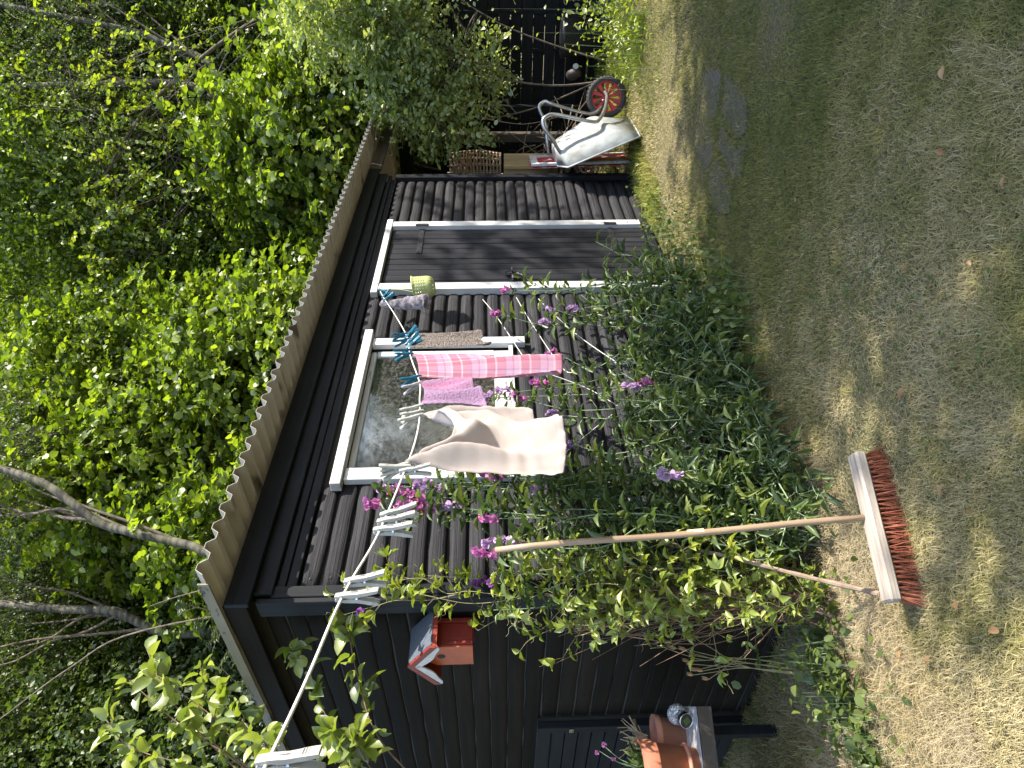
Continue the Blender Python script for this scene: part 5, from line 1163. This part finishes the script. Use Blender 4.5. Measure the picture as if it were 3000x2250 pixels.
def on_stone(x, y):
    m_ = np.zeros(len(x), bool)
    for s_ in STONES:
        ins = np.zeros(len(x), bool); n_ = len(s_)
        for i in range(n_):
            x1, y1 = s_[i]; x2, y2 = s_[(i + 1) % n_]
            c = ((y1 > y) != (y2 > y)) & (x < (x2 - x1) * (y - y1) / ((y2 - y1) if y2 != y1 else 1e-9) + x1); ins ^= c
        m_ |= ins
    return m_
def grass(name, n, rmin, rmax, amin, amax, label, hmul=1.0, wmul=1.0, pal=None, mask=None, lean=1.0, seed=1, pw=1.0, cat="grass", greener=0.0):
    r = np.random.default_rng(seed); rr = rmin * (rmax / rmin) ** (r.random(n) ** pw); an = r.uniform(amin, amax, n); x = rr * np.cos(an); y = rr * np.sin(an)
    ok = ~((y > YF + .02) & (x > X0 + .02) & (x < X1)) & ~(on_stone(x, y) & (r.random(n) > .48))
    if mask is not None: ok &= mask(x, y, r)
    x, y, rr = x[ok], y[ok], rr[ok]; n = len(x)
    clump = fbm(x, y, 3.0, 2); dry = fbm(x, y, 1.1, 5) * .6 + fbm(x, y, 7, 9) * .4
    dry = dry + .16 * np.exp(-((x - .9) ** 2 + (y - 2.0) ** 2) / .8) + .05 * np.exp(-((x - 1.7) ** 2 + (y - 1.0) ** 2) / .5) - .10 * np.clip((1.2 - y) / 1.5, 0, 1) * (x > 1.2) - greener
    h = (.011 + .022 * clump * r.uniform(.4, 1.6, n)) * hmul; wd = (.00042 + .00038 * rr ** 1.0) * r.uniform(.6, 1.2, n) * wmul
    az = r.uniform(0, 6.283, n); ln = np.abs(r.normal(0, .9, n)) * lean + .25
    d = np.stack([np.cos(az), np.sin(az), np.zeros(n)], 1); s = np.stack([-np.sin(az), np.cos(az), np.zeros(n)], 1)
    tw = r.uniform(-.8, .8, n)[:, None]; s = unit(s + d * tw)
    Z = np.array([0, 0, 1.0]); B = np.stack([x, y, np.full(n, -.004)], 1)
    m1 = B + Z * (h * .62)[:, None] + d * (h * .35 * ln)[:, None]; tp = B + Z * (h * (1.0 - .35 * np.clip(ln, 0, 1.6) * .6))[:, None] + d * (h * 1.15 * ln)[:, None]
    V = np.stack([B - s * wd[:, None], B + s * wd[:, None], m1 - s * wd[:, None] * .8, m1 + s * wd[:, None] * .8, tp], 1).reshape(-1, 3)
    F = (np.array([[0, 1, 3], [0, 3, 2], [2, 3, 4]])[None] + (np.arange(n) * 5)[:, None, None]).reshape(-1, 3)
    me = npmesh(name, V, F)
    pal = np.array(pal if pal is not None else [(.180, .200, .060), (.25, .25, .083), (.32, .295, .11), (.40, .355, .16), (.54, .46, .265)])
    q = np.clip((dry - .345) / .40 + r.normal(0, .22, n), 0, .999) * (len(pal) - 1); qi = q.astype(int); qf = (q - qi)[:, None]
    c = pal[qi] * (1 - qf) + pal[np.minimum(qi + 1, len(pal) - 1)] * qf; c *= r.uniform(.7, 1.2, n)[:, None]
    col = np.concatenate([c, np.ones((n, 1))], 1).repeat(5, 0).astype(np.float32)
    at = me.color_attributes.new('tint', 'FLOAT_COLOR', 'POINT'); at.data.foreach_set('color', col.ravel())
    o = link(name, me, None, 'grass'); tag(o, label, cat, None, 'stuff'); return o
grass("lawn_grass", 580000, .85, 9.5, -.05, 1.42, "short dry mown lawn, straw coloured in the sun and greener in the shade", seed=3, pw=.92)
Yg = [(.14, .20, .03), (.24, .30, .05), (.36, .36, .09), (.46, .40, .15)]
grass("tall_grass", 26000, 4.6, 8.8, .10, .46, "tall bright yellow green grass in front of the dark fence", hmul=4.2, wmul=.85, pal=Yg, lean=.6, seed=7, mask=lambda x, y, r: (x > 5.8 + .8 * fbm(x, y, 2, 4)) & (x < 8.6) & ((y - .30 * x) > -.75) & ((x > 6.1) | (y < 2.4)) & ((y < 1.7) | (x > 6.75)))
grass("tall_grass", 7000, 4.6, 6.8, .30, .50, "long dry grass growing at the far foot of the shed wall and below the red panel", hmul=3.4, wmul=.8, pal=Yg, lean=.7, seed=8, mask=lambda x, y, r: (y > 2.12) & (y < 2.5) & (x > 4.9) & (x < 6.6))
grass("rough_grass", 11000, 2.7, 5.2, .34, 1.0, "rough green grass along the shed below the door", hmul=2.4, pal=[(.06, .10, .03), (.10, .15, .05), (.2, .2, .08), (.3, .25, .13)], lean=.8, seed=9, mask=lambda x, y, r: (y > 1.75 + .35 * fbm(x, y, 3, 1)) & (y < 2.5) & (x > 2.2))
Sg = [(.16, .17, .06), (.34, .27, .13), (.46, .37, .21), (.5, .42, .28)]
grass("dead_grass", 34000, 2.0, 4.6, .80, 1.42, "matted dead grass and straw beside the dark side wall", hmul=2.4, wmul=.75, pal=Sg, lean=1.6, seed=10, mask=lambda x, y, r: (x < 1.64) & (x > .4) & (y > 2.12 - .3 * fbm(x, y, 3, 6)) & (y < 4.2) & (r.random(len(x)) < np.where(y > 3.0, .6, 1)))
grass("dead_grass", 9000, 2.0, 3.2, .80, 1.12, "mat of dead stalks under the sweet peas", hmul=2.6, wmul=.75, pal=Sg, lean=1.4, seed=14, mask=lambda x, y, r: (y > 1.95) & (y < 2.45) & (x > 1.2) & (x < 3.0))
# low weeds by the path and under the door
def weeds(name, n, cx, cy, sx, sy, zmax, size, mat, label, seed, T=T_ROUND, key='round', n_ind=60, wr=.7):
    r = np.random.default_rng(seed); t = thing(name, (cx, cy, 0), label, "weeds")
    P = np.stack([cx + r.normal(0, sx, n), np.minimum(cy + r.normal(0, sy, n), 2.47), np.abs(r.normal(0, .5, n)) * zmax + .01], 1)
    A = unit(r.normal(size=(n, 3)) + np.array([0, 0, .2])); Nn = unit(np.array([0, 0, .9]) + r.normal(size=(n, 3)) * .4); L = size * r.uniform(.6, 1.2, n)
    sb = MB()
    for p in P[::3]: sb.tube([(p[0] + r.normal() * .02, p[1] + r.normal() * .02, 0), tuple(p)], .0011, 3, False)
    sb.build("stalks", 'stem', t)['kind'] = 'stuff'; foliage(t, T, key, P, A, Nn, L, L * wr, mat, n_ind)
weeds("weed_patch", 420, 3.45, 2.12, .38, .14, .18, .038, 'weed', "patch of low leafy weeds at the foot of the door", 41)
weeds("weed_patch", 260, 3.05, 1.98, .22, .10, .20, .045, 'weed', "leafy weeds spilling onto the lawn between the door and the sweet peas", 42)
weeds("weed_patch", 300, 4.7, 2.28, .35, .10, .16, .035, 'weed', "small weeds along the wall right of the door", 43)
weeds("ground_elder", 700, 6.9, 1.35, .45, .22, .38, .055, 'lime_leaf', "bright yellow green nettle like weeds in front of the fence", 44, T=T_LANCE, key='lance', wr=.4, n_ind=80)
weeds("bramble", 320, 7.6, 1.05, .35, .25, .75, .06, 'apple', "pale bramble shoots rising against the fence at the right edge", 45)
weeds("low_herbs", 420, 1.22, 2.55, .22, .20, .22, .042, 'weed', "straggling low green herbs among dead stalks at the foot of the shed corner", 48, n_ind=120)
weeds("low_herbs", 200, .95, 2.95, .25, .25, .16, .040, 'pea', "sparse dusty herbs in the dead grass in front of the plank table", 49, n_ind=60)
weeds("clover_patch", 260, 1.75, 1.25, .35, .22, .02, .016, 'weed', "flat patch of small clover leaves in the lawn near the broom", 46, n_ind=0)
weeds("clover_patch", 240, 2.35, 1.45, .30, .18, .02, .016, 'weed', "flat patch of small clover leaves in the middle of the lawn", 47, n_ind=0)

# fallen leaves
r_ = np.random.default_rng(77)
FLV = [((1.02, 1.98), .050, "curled orange brown leaf on the sunlit straw left of the broom"), ((1.12, 2.06), .055, "large pointed tan leaf lying on the sunlit lawn nearest the side wall"), ((1.62, 1.42), .060, "long yellow brown leaf on the lawn beyond the broom head"), ((1.30, 1.52), .055, "pale tan leaf on the shaded lawn right of the broom bristles"), ((.92, 1.62), .050, "folded tan leaf at the lower left edge of the lawn"), ((1.90, .72), .045, "whitish dry leaf in the lower right lawn"), ((1.78, 1.72), .030, "small red brown leaf below the sweet peas"), ((2.06, .52), .050, "grey curled leaf at the right edge of the lawn"), ((1.86, 1.06), .035, "cream leaf beside the yellow sunlit grass patch")]
for (x_, y_), s_, lab in FLV:
    az = r_.uniform(0, 6.28); P = np.array([[x_, y_, .028]]); me = leaf_mesh("fallen_leaf", T_ROUND_HI, P, np.array([[math.cos(az), math.sin(az), .1]]), unit(np.array([[r_.normal() * .3, r_.normal() * .3, 1]])), np.array([s_ * .8]), np.array([s_ * .42]), 'dry_leaf')
    tag(link("fallen_leaf", me), lab, "leaf", "dry leaves on the lawn")
for i in range(34):
    rr = r_.uniform(1.7, 4.2); a = r_.uniform(.15, 1.15); x_, y_ = rr * math.cos(a), rr * math.sin(a)
    if y_ > 2.0: continue
    az = r_.uniform(0, 6.28); s_ = r_.uniform(.016, .030); me = leaf_mesh("fallen_leaf", T_ROUND, np.array([[x_, y_, .026]]), np.array([[math.cos(az), math.sin(az), .1]]), unit(np.array([[r_.normal() * .3, r_.normal() * .3, 1]])), np.array([s_]), np.array([s_ * .6]), 'dry_leaf')
    tag(link("fallen_leaf", me), "tiny pale dry leaf lying in the short grass", "leaf", "tiny dry leaves scattered over the lawn")

# ================================================================== SHRUB in front of the fence
def tree(name, loc, label, cat, trunks, ells, ntw, per, tlen, leaf, wr, T, key, mat, bark, seed, n_ind=0, group=None, up=.9, droop=.25, ntube=400, limbs=0, lrad=.02, share=None, cull=False):
    t = thing(name, loc, label, cat, group); r = np.random.default_rng(seed); rr = random.Random(seed)
    b = MB(); tips = []
    for (pts, r0, r1) in trunks:
        sp = smooth_pts(pts, 5); k = len(sp); b.tube(sp, [r0 + (r1 - r0) * i / (k - 1) for i in range(k)], 10, False); tips += sp[k // 3:]
    b.build("trunk", bark, t, True)
    b = MB()
    for i in range(limbs):
        a = rr.choice(tips); c, rad, _ = rr.choice(ells); e = Vector([c[q] + rr.uniform(-.8, .8) * rad[q] for q in range(3)]); limb(b, a, e, lrad, .004, .06, 5, 6, rr)
    P, A, Nn, L, W, P0, D = make_twigs(r, ells, ntw, per, tlen, leaf, wr, up=up, droop=droop)
    if ntube: twig_tubes(b, P0[:ntube], D[:ntube], tlen, .0028 if tlen < .4 else .004)
    if b.v: o = b.build("branches", bark if bark != 'birch_bark' else 'bark', t, True); o['kind'] = 'stuff'
    if cull: k_ = in_view(P, .12); P, A, Nn, L, W = P[k_], A[k_], Nn[k_], L[k_], W[k_]
    foliage(t, T, key, P, A, Nn, L, W, mat, n_ind, mass_name='crown'); return t
tree("round_leaved_shrub", (7.3, 1.9, 0), "pale round leaved shrub arching in front of the dark fence and the woodstore", "shrub",
     [([(7.25, 1.95, 0), (7.2, 2.0, .7), (7.15, 1.85, 1.4), (7.3, 1.5, 2.1), (7.4, 1.1, 2.8)], .012, .005), ([(7.3, 1.9, 0), (7.1, 2.2, .9), (6.9, 2.25, 1.6), (6.85, 2.2, 2.3)], .010, .004), ([(7.35, 1.85, 0), (7.5, 1.5, 1.2), (7.6, .9, 2.2)], .010, .004)],
     [((7.25, 1.55, 2.30), (.50, .60, .55), 3), ((7.0, 2.12, 2.05), (.35, .28, .45), 1.6), ((6.75, 2.28, 1.80), (.20, .18, .35), .8), ((7.5, .95, 2.6), (.6, .6, .6), 2), ((7.35, 1.9, 1.45), (.35, .35, .25), .8), ((7.3, 1.35, 3.0), (.5, .5, .35), 1)],
     1750, 9, .22, .058, .66, T_ROUND, 'round', 'apple', 'bark', 51, n_ind=280, limbs=14, lrad=.008, ntube=700, droop=.1)
sb = MB()
for p in ([(7.1, 2.15, 2.3), (6.7, 2.25, 2.42), (6.45, 2.28, 2.40)], [(6.9, 2.2, 1.5), (6.8, 2.25, 1.0), (6.9, 2.2, .6)]): sb.tube(smooth_pts(p, 5), .004, 5)
tag(sb.build("bare_twig", 'twig'), "two bare thin twigs hanging beside the round leaved shrub", "twig")

# ================================================================== HAZELS behind the shed
HZ = [("tall hazel with the brightest lime leaves behind the far end of the shed roof", [(8.9, 3.6), (9.4, 2.9)], [((9.2, 3.2, 3.9), (1.0, 1.0, 1.1), 3), ((9.6, 2.4, 3.4), (.9, .9, .8), 1.5), ((8.8, 3.7, 3.1), (.9, .8, .7), 1.6), ((9.3, 3.6, 4.7), (.8, .8, .6), 1)], 61, 1900),
      ("lime green hazel rising over the middle of the shed roof", [(7.3, 5.6), (7.7, 5.0)], [((7.4, 5.1, 3.7), (1.1, .9, 1.1), 3), ((7.0, 5.6, 4.7), (1.0, .9, .8), 2), ((6.6, 5.7, 3.1), (.9, .6, .7), 1.5), ((8.0, 4.6, 3.1), (.8, .7, .7), 1.5)], 62, 2300),
      ("darker hazel over the window end of the roof beside the leaning birch", [(5.6, 6.3), (5.9, 6.6)], [((5.6, 6.2, 3.6), (1.0, .7, 1.0), 3), ((5.2, 6.5, 4.6), (1.0, .8, .8), 2), ((4.8, 6.2, 3.2), (.7, .6, .6), 1)], 63, 1500),
      ("hazel with high arching shoots over the centre of the photo top", [(7.6, 7.0), (7.2, 7.3)], [((6.9, 6.3, 5.6), (1.2, 1.0, 1.0), 2), ((6.0, 6.5, 6.3), (1.1, 1.0, 1.0), 1.6), ((7.6, 5.4, 5.2), (.8, .8, .8), 1), ((7.6, 6.0, 7.0), (1.3, 1.1, .9), 1.5)], 64, 2400)]
for lab, bs, el, sd, n_ in HZ:
    tr_ = []
    for (x_, y_) in bs:
        for q in range(3): tr_.append(([(x_, y_, 0), (x_ + rnd.uniform(-.2, .2), y_ + rnd.uniform(-.2, .2), 1.5), (x_ + rnd.uniform(-.7, .7), y_ + rnd.uniform(-.6, .4), 3.2), (el[q % len(el)][0][0], el[q % len(el)][0][1], el[q % len(el)][0][2] + .3)], .03, .008))
    tree("hazel_bush", (bs[0][0], bs[0][1], 0), lab, "hazel", tr_, el, int(n_ * 1.15), 12, .42, .100, .86, T_ROUND, 'round', 'hazel', 'bark', sd, n_ind=120, group="hazels behind the shed", up=.75, limbs=22, ntube=500)
# lime sprays at the top right, near
tree("maple_branch_tree", (11.2, 1.2, 0), "thin branched tree with sparse yellow sprays at the upper right", "tree",
     [([(11.2, 1.2, 0), (11.0, 1.4, 2.5), (10.5, 2.0, 4.4), (9.8, 2.9, 5.9), (9.3, 3.9, 6.8)], .05, .012), ([(10.7, 1.8, 3.8), (9.6, 3.6, 5.2), (9.0, 4.8, 6.1)], .02, .005)],
     [((9.4, 3.0, 6.3), (.9, 1.3, .9), 2), ((9.7, 2.6, 5.4), (.7, .7, .6), .7), ((8.8, 4.2, 6.6), (.8, .9, .5), 1)], 170, 9, .22, .070, .7, T_ROUND, 'round', 'lime_leaf', 'bark', 66, n_ind=120, limbs=26, ntube=170, lrad=.012, droop=.4)

# ================================================================== BIRCHES
def down(p, z=0): return (p[0] + .05, p[1] + .05, z)
BT = [("leaning birch crossing the upper left, curving away over the roof", [(4.36, 5.9, 0), (4.40, 5.82, 2.6), (4.41, 5.80, 4.16), (4.47, 5.75, 4.48), (4.57, 5.65, 5.04), (4.65, 5.57, 5.42), (4.79, 5.41, 5.7), (5.0, 5.22, 6.2), (5.3, 5.0, 7.6)], .050, .040, [((5.2, 5.4, 7.6), (1.0, .9, .8), 1)]),
      ("pale barked birch half hidden in leaves above the middle of the roof", [(6.15, 6.15, 0), (6.1, 6.1, 3.5), (6.12, 6.10, 5.2), (6.2, 6.06, 5.73), (6.32, 5.93, 6.11), (6.39, 5.87, 6.41), (6.4, 5.9, 8.0)], .085, .06, [((6.4, 6.6, 7.6), (1.3, 1.2, 1.0), 1)]),
      ("straight speckled birch at the upper right behind the hazels", [(10.0, 2.95, 0), (10.03, 2.87, 3.6), (10.1, 2.85, 5.11), (10.17, 2.79, 5.78), (10.2, 2.8, 6.6), (10.3, 2.9, 9)], .075, .05, [((10.4, 3.4, 7.2), (1.2, 1.2, 1.0), 1)]),
      ("forked birch leaning to the right of the straight speckled one", [(9.95, 3.05, 0), (9.98, 2.99, 4.75), (10.2, 2.72, 5.1), (10.37, 2.53, 5.29), (10.53, 2.36, 5.86), (10.66, 2.2, 6.4), (11.0, 1.9, 8.5)], .06, .04, [((11.2, 2.0, 7.6), (1.2, 1.2, 1.0), 1)]),
      ("shaded birch behind the left end of the shed roof", [(4.5, 7.4, 0), (4.46, 7.38, 4.6), (4.48, 7.36, 5.26), (4.54, 7.3, 5.5), (4.65, 7.17, 5.86), (4.68, 7.16, 6.38), (4.74, 7.1, 7.2), (4.9, 7.0, 9)], .062, .045, [((4.7, 7.4, 8.0), (1.4, 1.2, 1.1), 1)]),
      ("dark trunked birch at the far upper right edge", [(12.45, 2.2, 0), (12.48, 2.24, 3.7), (12.48, 2.29, 4.8), (12.45, 2.41, 6.46), (12.5, 2.45, 9)], .15, .10, [((12.8, 3.0, 7.5), (1.5, 1.5, 1.3), 1)])]
for i, (lab, pts, r0, r1, el) in enumerate(BT):
    tree("birch_tree", pts[0], lab, "birch", [(pts, r0, r1)], el, 900, 14, .5, .036, .75, T_KITE, 'kite', 'birch', 'birch_bark', 70 + i, group="birches behind the shed", limbs=8, ntube=300, lrad=.02, droop=.7, cull=True)
# slim bare stems seen against the leaves
for i, pts in enumerate(([(3.7, 5.1, 0), (3.55, 5.3, 2.5), (3.38, 5.52, 4.45), (3.18, 5.78, 5.13), (2.88, 6.15, 5.8), (2.6, 6.5, 6.5)], [(3.66, 5.12, 0), (3.62, 5.18, 2.5), (3.59, 5.21, 3.7), (3.56, 5.27, 4.1), (3.50, 5.34, 4.4)])):
    b = MB(); sp = smooth_pts(pts, 6); b.tube(sp, [.011 - .008 * k / len(sp) for k in range(len(sp))], 8); tag(b.build("sapling", 'bark'), ["long bare sapling stem crossing the dark leaves at the upper left", "short crooked sapling stem rising at the near corner of the roof"][i], "sapling")
# rowan with feathery leaves near the left roof edge + dark understorey
tree("rowan", (4.0, 5.6, 0), "rowan with feathery dark leaflets beside the near corner of the roof", "rowan", [([(4.0, 5.6, 0), (3.9, 5.5, 2.0), (3.7, 5.3, 3.4)], .035, .012)],
     [((3.5, 5.2, 3.3), (.7, .6, .6), 1), ((4.3, 5.5, 3.2), (.6, .5, .5), 1)], 380, 16, .24, .045, .34, T_LANCE, 'lance', 'dark_leaf', 'bark', 81, n_ind=60, limbs=14, ntube=380, droop=.1)
# woodland trees filling the background: one crown mesh shared by every copy
def wood_proto(name, seed, n, leaf, mat, rad):
    r = np.random.default_rng(seed); P, A, Nn, L, W, P0, D = make_twigs(r, [((0, 0, 0), rad, 2), ((.8, .5, 1.6), tuple(q * .7 for q in rad), 1), ((-.9, -.4, -1.5), tuple(q * .75 for q in rad), 1)], n, 13, .6, leaf, .75, droop=.5)
    return leaf_mesh("crown", T_KITE, P, A, Nn, L * 1.15, W * 1.15, mat)
PRO = [wood_proto("a", 91, 4200, .060, 'birch', (2.1, 2.0, 2.3)), wood_proto("b", 92, 4200, .075, 'dark_leaf', (2.2, 2.1, 2.4)), wood_proto("c", 93, 3800, .062, 'hazel', (1.9, 1.9, 2.1)), wood_proto("d", 94, 4200, .056, 'birch', (1.8, 1.9, 2.5))]
WT = []
for k, (az, dist, hz, p) in enumerate([(8, 14, 4.2, 1), (13, 15, 7.2, 0), (16, 13, 3.4, 2), (19, 16, 9.2, 3), (23, 14.5, 5.6, 0), (26, 13, 8.2, 3), (29, 12.5, 3.6, 1), (33, 15, 9.6, 1), (35, 12, 6.4, 2), (39, 12.5, 3.6, 1), (41, 13.5, 8.4, 0), (45, 12, 5.6, 3), (47, 14, 10.2, 1), (50, 11.5, 3.4, 1), (53, 11.5, 7.4, 0), (57, 11, 4.6, 1), (60, 12.5, 8.6, 3), (62, 10.5, 3.2, 1), (65, 10.5, 6.2, 0), (68, 10, 4.2, 1), (71, 12, 8.8, 1), (74, 10, 5.8, 3), (5, 13.5, 7.4, 0), (11, 12.6, 10.4, 3), (31, 18, 5.5, 1), (21, 19, 4.4, 1), (44, 18, 6.4, 1), (55, 17, 5.0, 1), (67, 16, 6.4, 1), (38, 20, 11.5, 0), (15, 20, 9.5, 1), (27, 20, 12.5, 1), (61, 18, 12.0, 0), (78, 12, 3.2, 1), (0, 13, 3.6, 1), (24, 11.5, 7.0, 2), (37, 11.5, 8.6, 2), (48, 10.8, 8.0, 3), (10, 14, 9.5, 2), (17, 13, 7.2, 0), (30, 14, 11.5, 3), (56, 13, 10.5, 0), (66, 12, 8.6, 2), (72, 10.5, 7.6, 0), (43, 15, 11.5, 1)]):
    a = math.radians(az); cx, cy = dist * math.cos(a), dist * math.sin(a)
    wh = "above the fence" if az < 14 else "above the wheelbarrow" if az < 21 else "above the far end of the roof" if az < 30 else "above the door" if az < 38 else "above the window" if az < 48 else "above the near end of the roof" if az < 58 else "above the bird box" if az < 67 else "at the left edge"
    t = thing("woodland_tree", (cx, cy, 0), ("small leaved birch", "dark dense tree", "lime green leafy tree", "fine leaved drooping birch")[p] + (" high" if hz > 7 else " low" if hz < 5 else " midway") + (" deep in the wood " if dist > 13.2 else " at the wood's edge ") + wh, "tree", "woodland trees in the background")
    o = bpy.data.objects.new("crown", PRO[p]); COL.objects.link(o); o.matrix_basis = Matrix.Translation((cx, cy, hz)) @ Matrix.Rotation(rnd.uniform(0, 6.28), 4, 'Z') @ Matrix.Scale(rnd.uniform(.9, 1.15), 4); attach(o, t)
    b = MB(); lx = rnd.uniform(-.5, .5); limb(b, (cx, cy, 0), (cx + lx, cy, hz + 1.5), rnd.uniform(.07, .13), .03, .12, 6, 8)
    for q in range(5): limb(b, (cx + lx * .5, cy, hz * rnd.uniform(.5, 1)), (cx + rnd.uniform(-1.6, 1.6), cy + rnd.uniform(-1.6, 1.6), hz + rnd.uniform(-1.0, 1.8)), .03, .006, .1, 5, 5)
    b.build("trunk", 'birch_bark' if p in (0, 3) else 'bark', t, True)
# understorey hedge closing the view behind the store
for k, (x_, y_, z_) in enumerate(((9.8, 4.4, 1.6), (9.6, 6.2, 1.7), (7.5, 7.4, 1.8), (5.2, 8.0, 1.8), (2.8, 8.2, 2.0), (.8, 7.6, 2.2), (11.0, .6, 2.4), (10.8, -1.6, 2.2))):
    t = thing("understorey_bush", (x_, y_, 0), "dark understorey bush " + ("beyond the woodstore", "left of the woodstore behind the roof", "behind the middle of the shed", "behind the near half of the shed", "behind the side wall", "at the far left behind the cherry shrub", "beyond the fence at the right edge", "outside the fence corner")[k], "bush", "dark understorey bushes"); o = bpy.data.objects.new("crown", PRO[1]); COL.objects.link(o)
    o.matrix_basis = Matrix.Translation((x_, y_, z_)) @ Matrix.Rotation(k * 1.3, 4, 'Z') @ Matrix.Diagonal((.62, .62, .62, 1)); attach(o, t)
    b = MB(); limb(b, (x_, y_, 0), (x_ + .2, y_, z_ + .5), .05, .015, .1); b.build("trunk", 'bark', t, True)

# ================================================================== garden trees behind the photographer: they shade the lawn and show in the window glass
def crown_from(name, loc, label, ells, n, seed, mat='dark_leaf', leaf=.085, trunkr=.11):
    tree(name, loc, label, "tree", [([(loc[0], loc[1], 0), (loc[0] + .1, loc[1], 2.2), (ells[0][0][0], ells[0][0][1], ells[0][0][2])], trunkr, .04)], ells, n, 12, .42, leaf, .8, T_ROUND, 'round', mat, 'bark', seed, limbs=18, lrad=.03, ntube=200)
crown_from("shade_tree", (5.6, -4.6, 0), "broad garden tree behind the photographer that shades the lawn", [((5.48, -3.55, 5.0), (1.10, 1.0, .9), 1.9), ((5.6, -4.9, 5.3), (1.35, 1.2, 1.0), 2.4), ((4.6, -5.0, 4.7), (1.1, 1.0, .9), 2.0), ((6.6, -4.0, 4.6), (.9, .9, .8), 1.3), ((5.4, -6.2, 5.2), (1.6, 1.2, 1.0), 2.0), ((7.3, -2.3, 6.0), (.75, .45, .6), .30), ((4.2, -6.3, 4.6), (1.1, 1.1, .9), 1.4), ((3.6, -3.75, 4.7), (.62, .62, .45), .55), ((3.3, -4.7, 4.6), (.6, .7, .5), .5), ((7.2, -5.4, 5.2), (1.2, 1.1, 1.0), 1.5)], 3600, 101)
for k, (x_, y_, z_, p, s_) in enumerate(((8.5, -11, 3.0, 1, .95), (12.5, -9.5, 3.3, 1, 1.05), (4.0, -12, 2.5, 2, .8), (16, -7, 3.8, 3, 1.1), (0, -11.5, 2.8, 0, .9), (13.5, -4.6, 2.7, 0, .8))):
    t = thing("garden_tree", (x_, y_, 0), "garden tree on the far side of the lawn, mirrored in the window", "tree", "garden trees mirrored in the window"); o = bpy.data.objects.new("crown", PRO[p]); COL.objects.link(o)
    o.matrix_basis = Matrix.Translation((x_, y_, z_)) @ Matrix.Rotation(k * 1.9, 4, 'Z') @ Matrix.Scale(s_, 4); attach(o, t)
    b = MB(); limb(b, (x_, y_, 0), (x_ + .2, y_, z_ + 1), .12, .03, .1); b.build("trunk", 'bark', t, True)
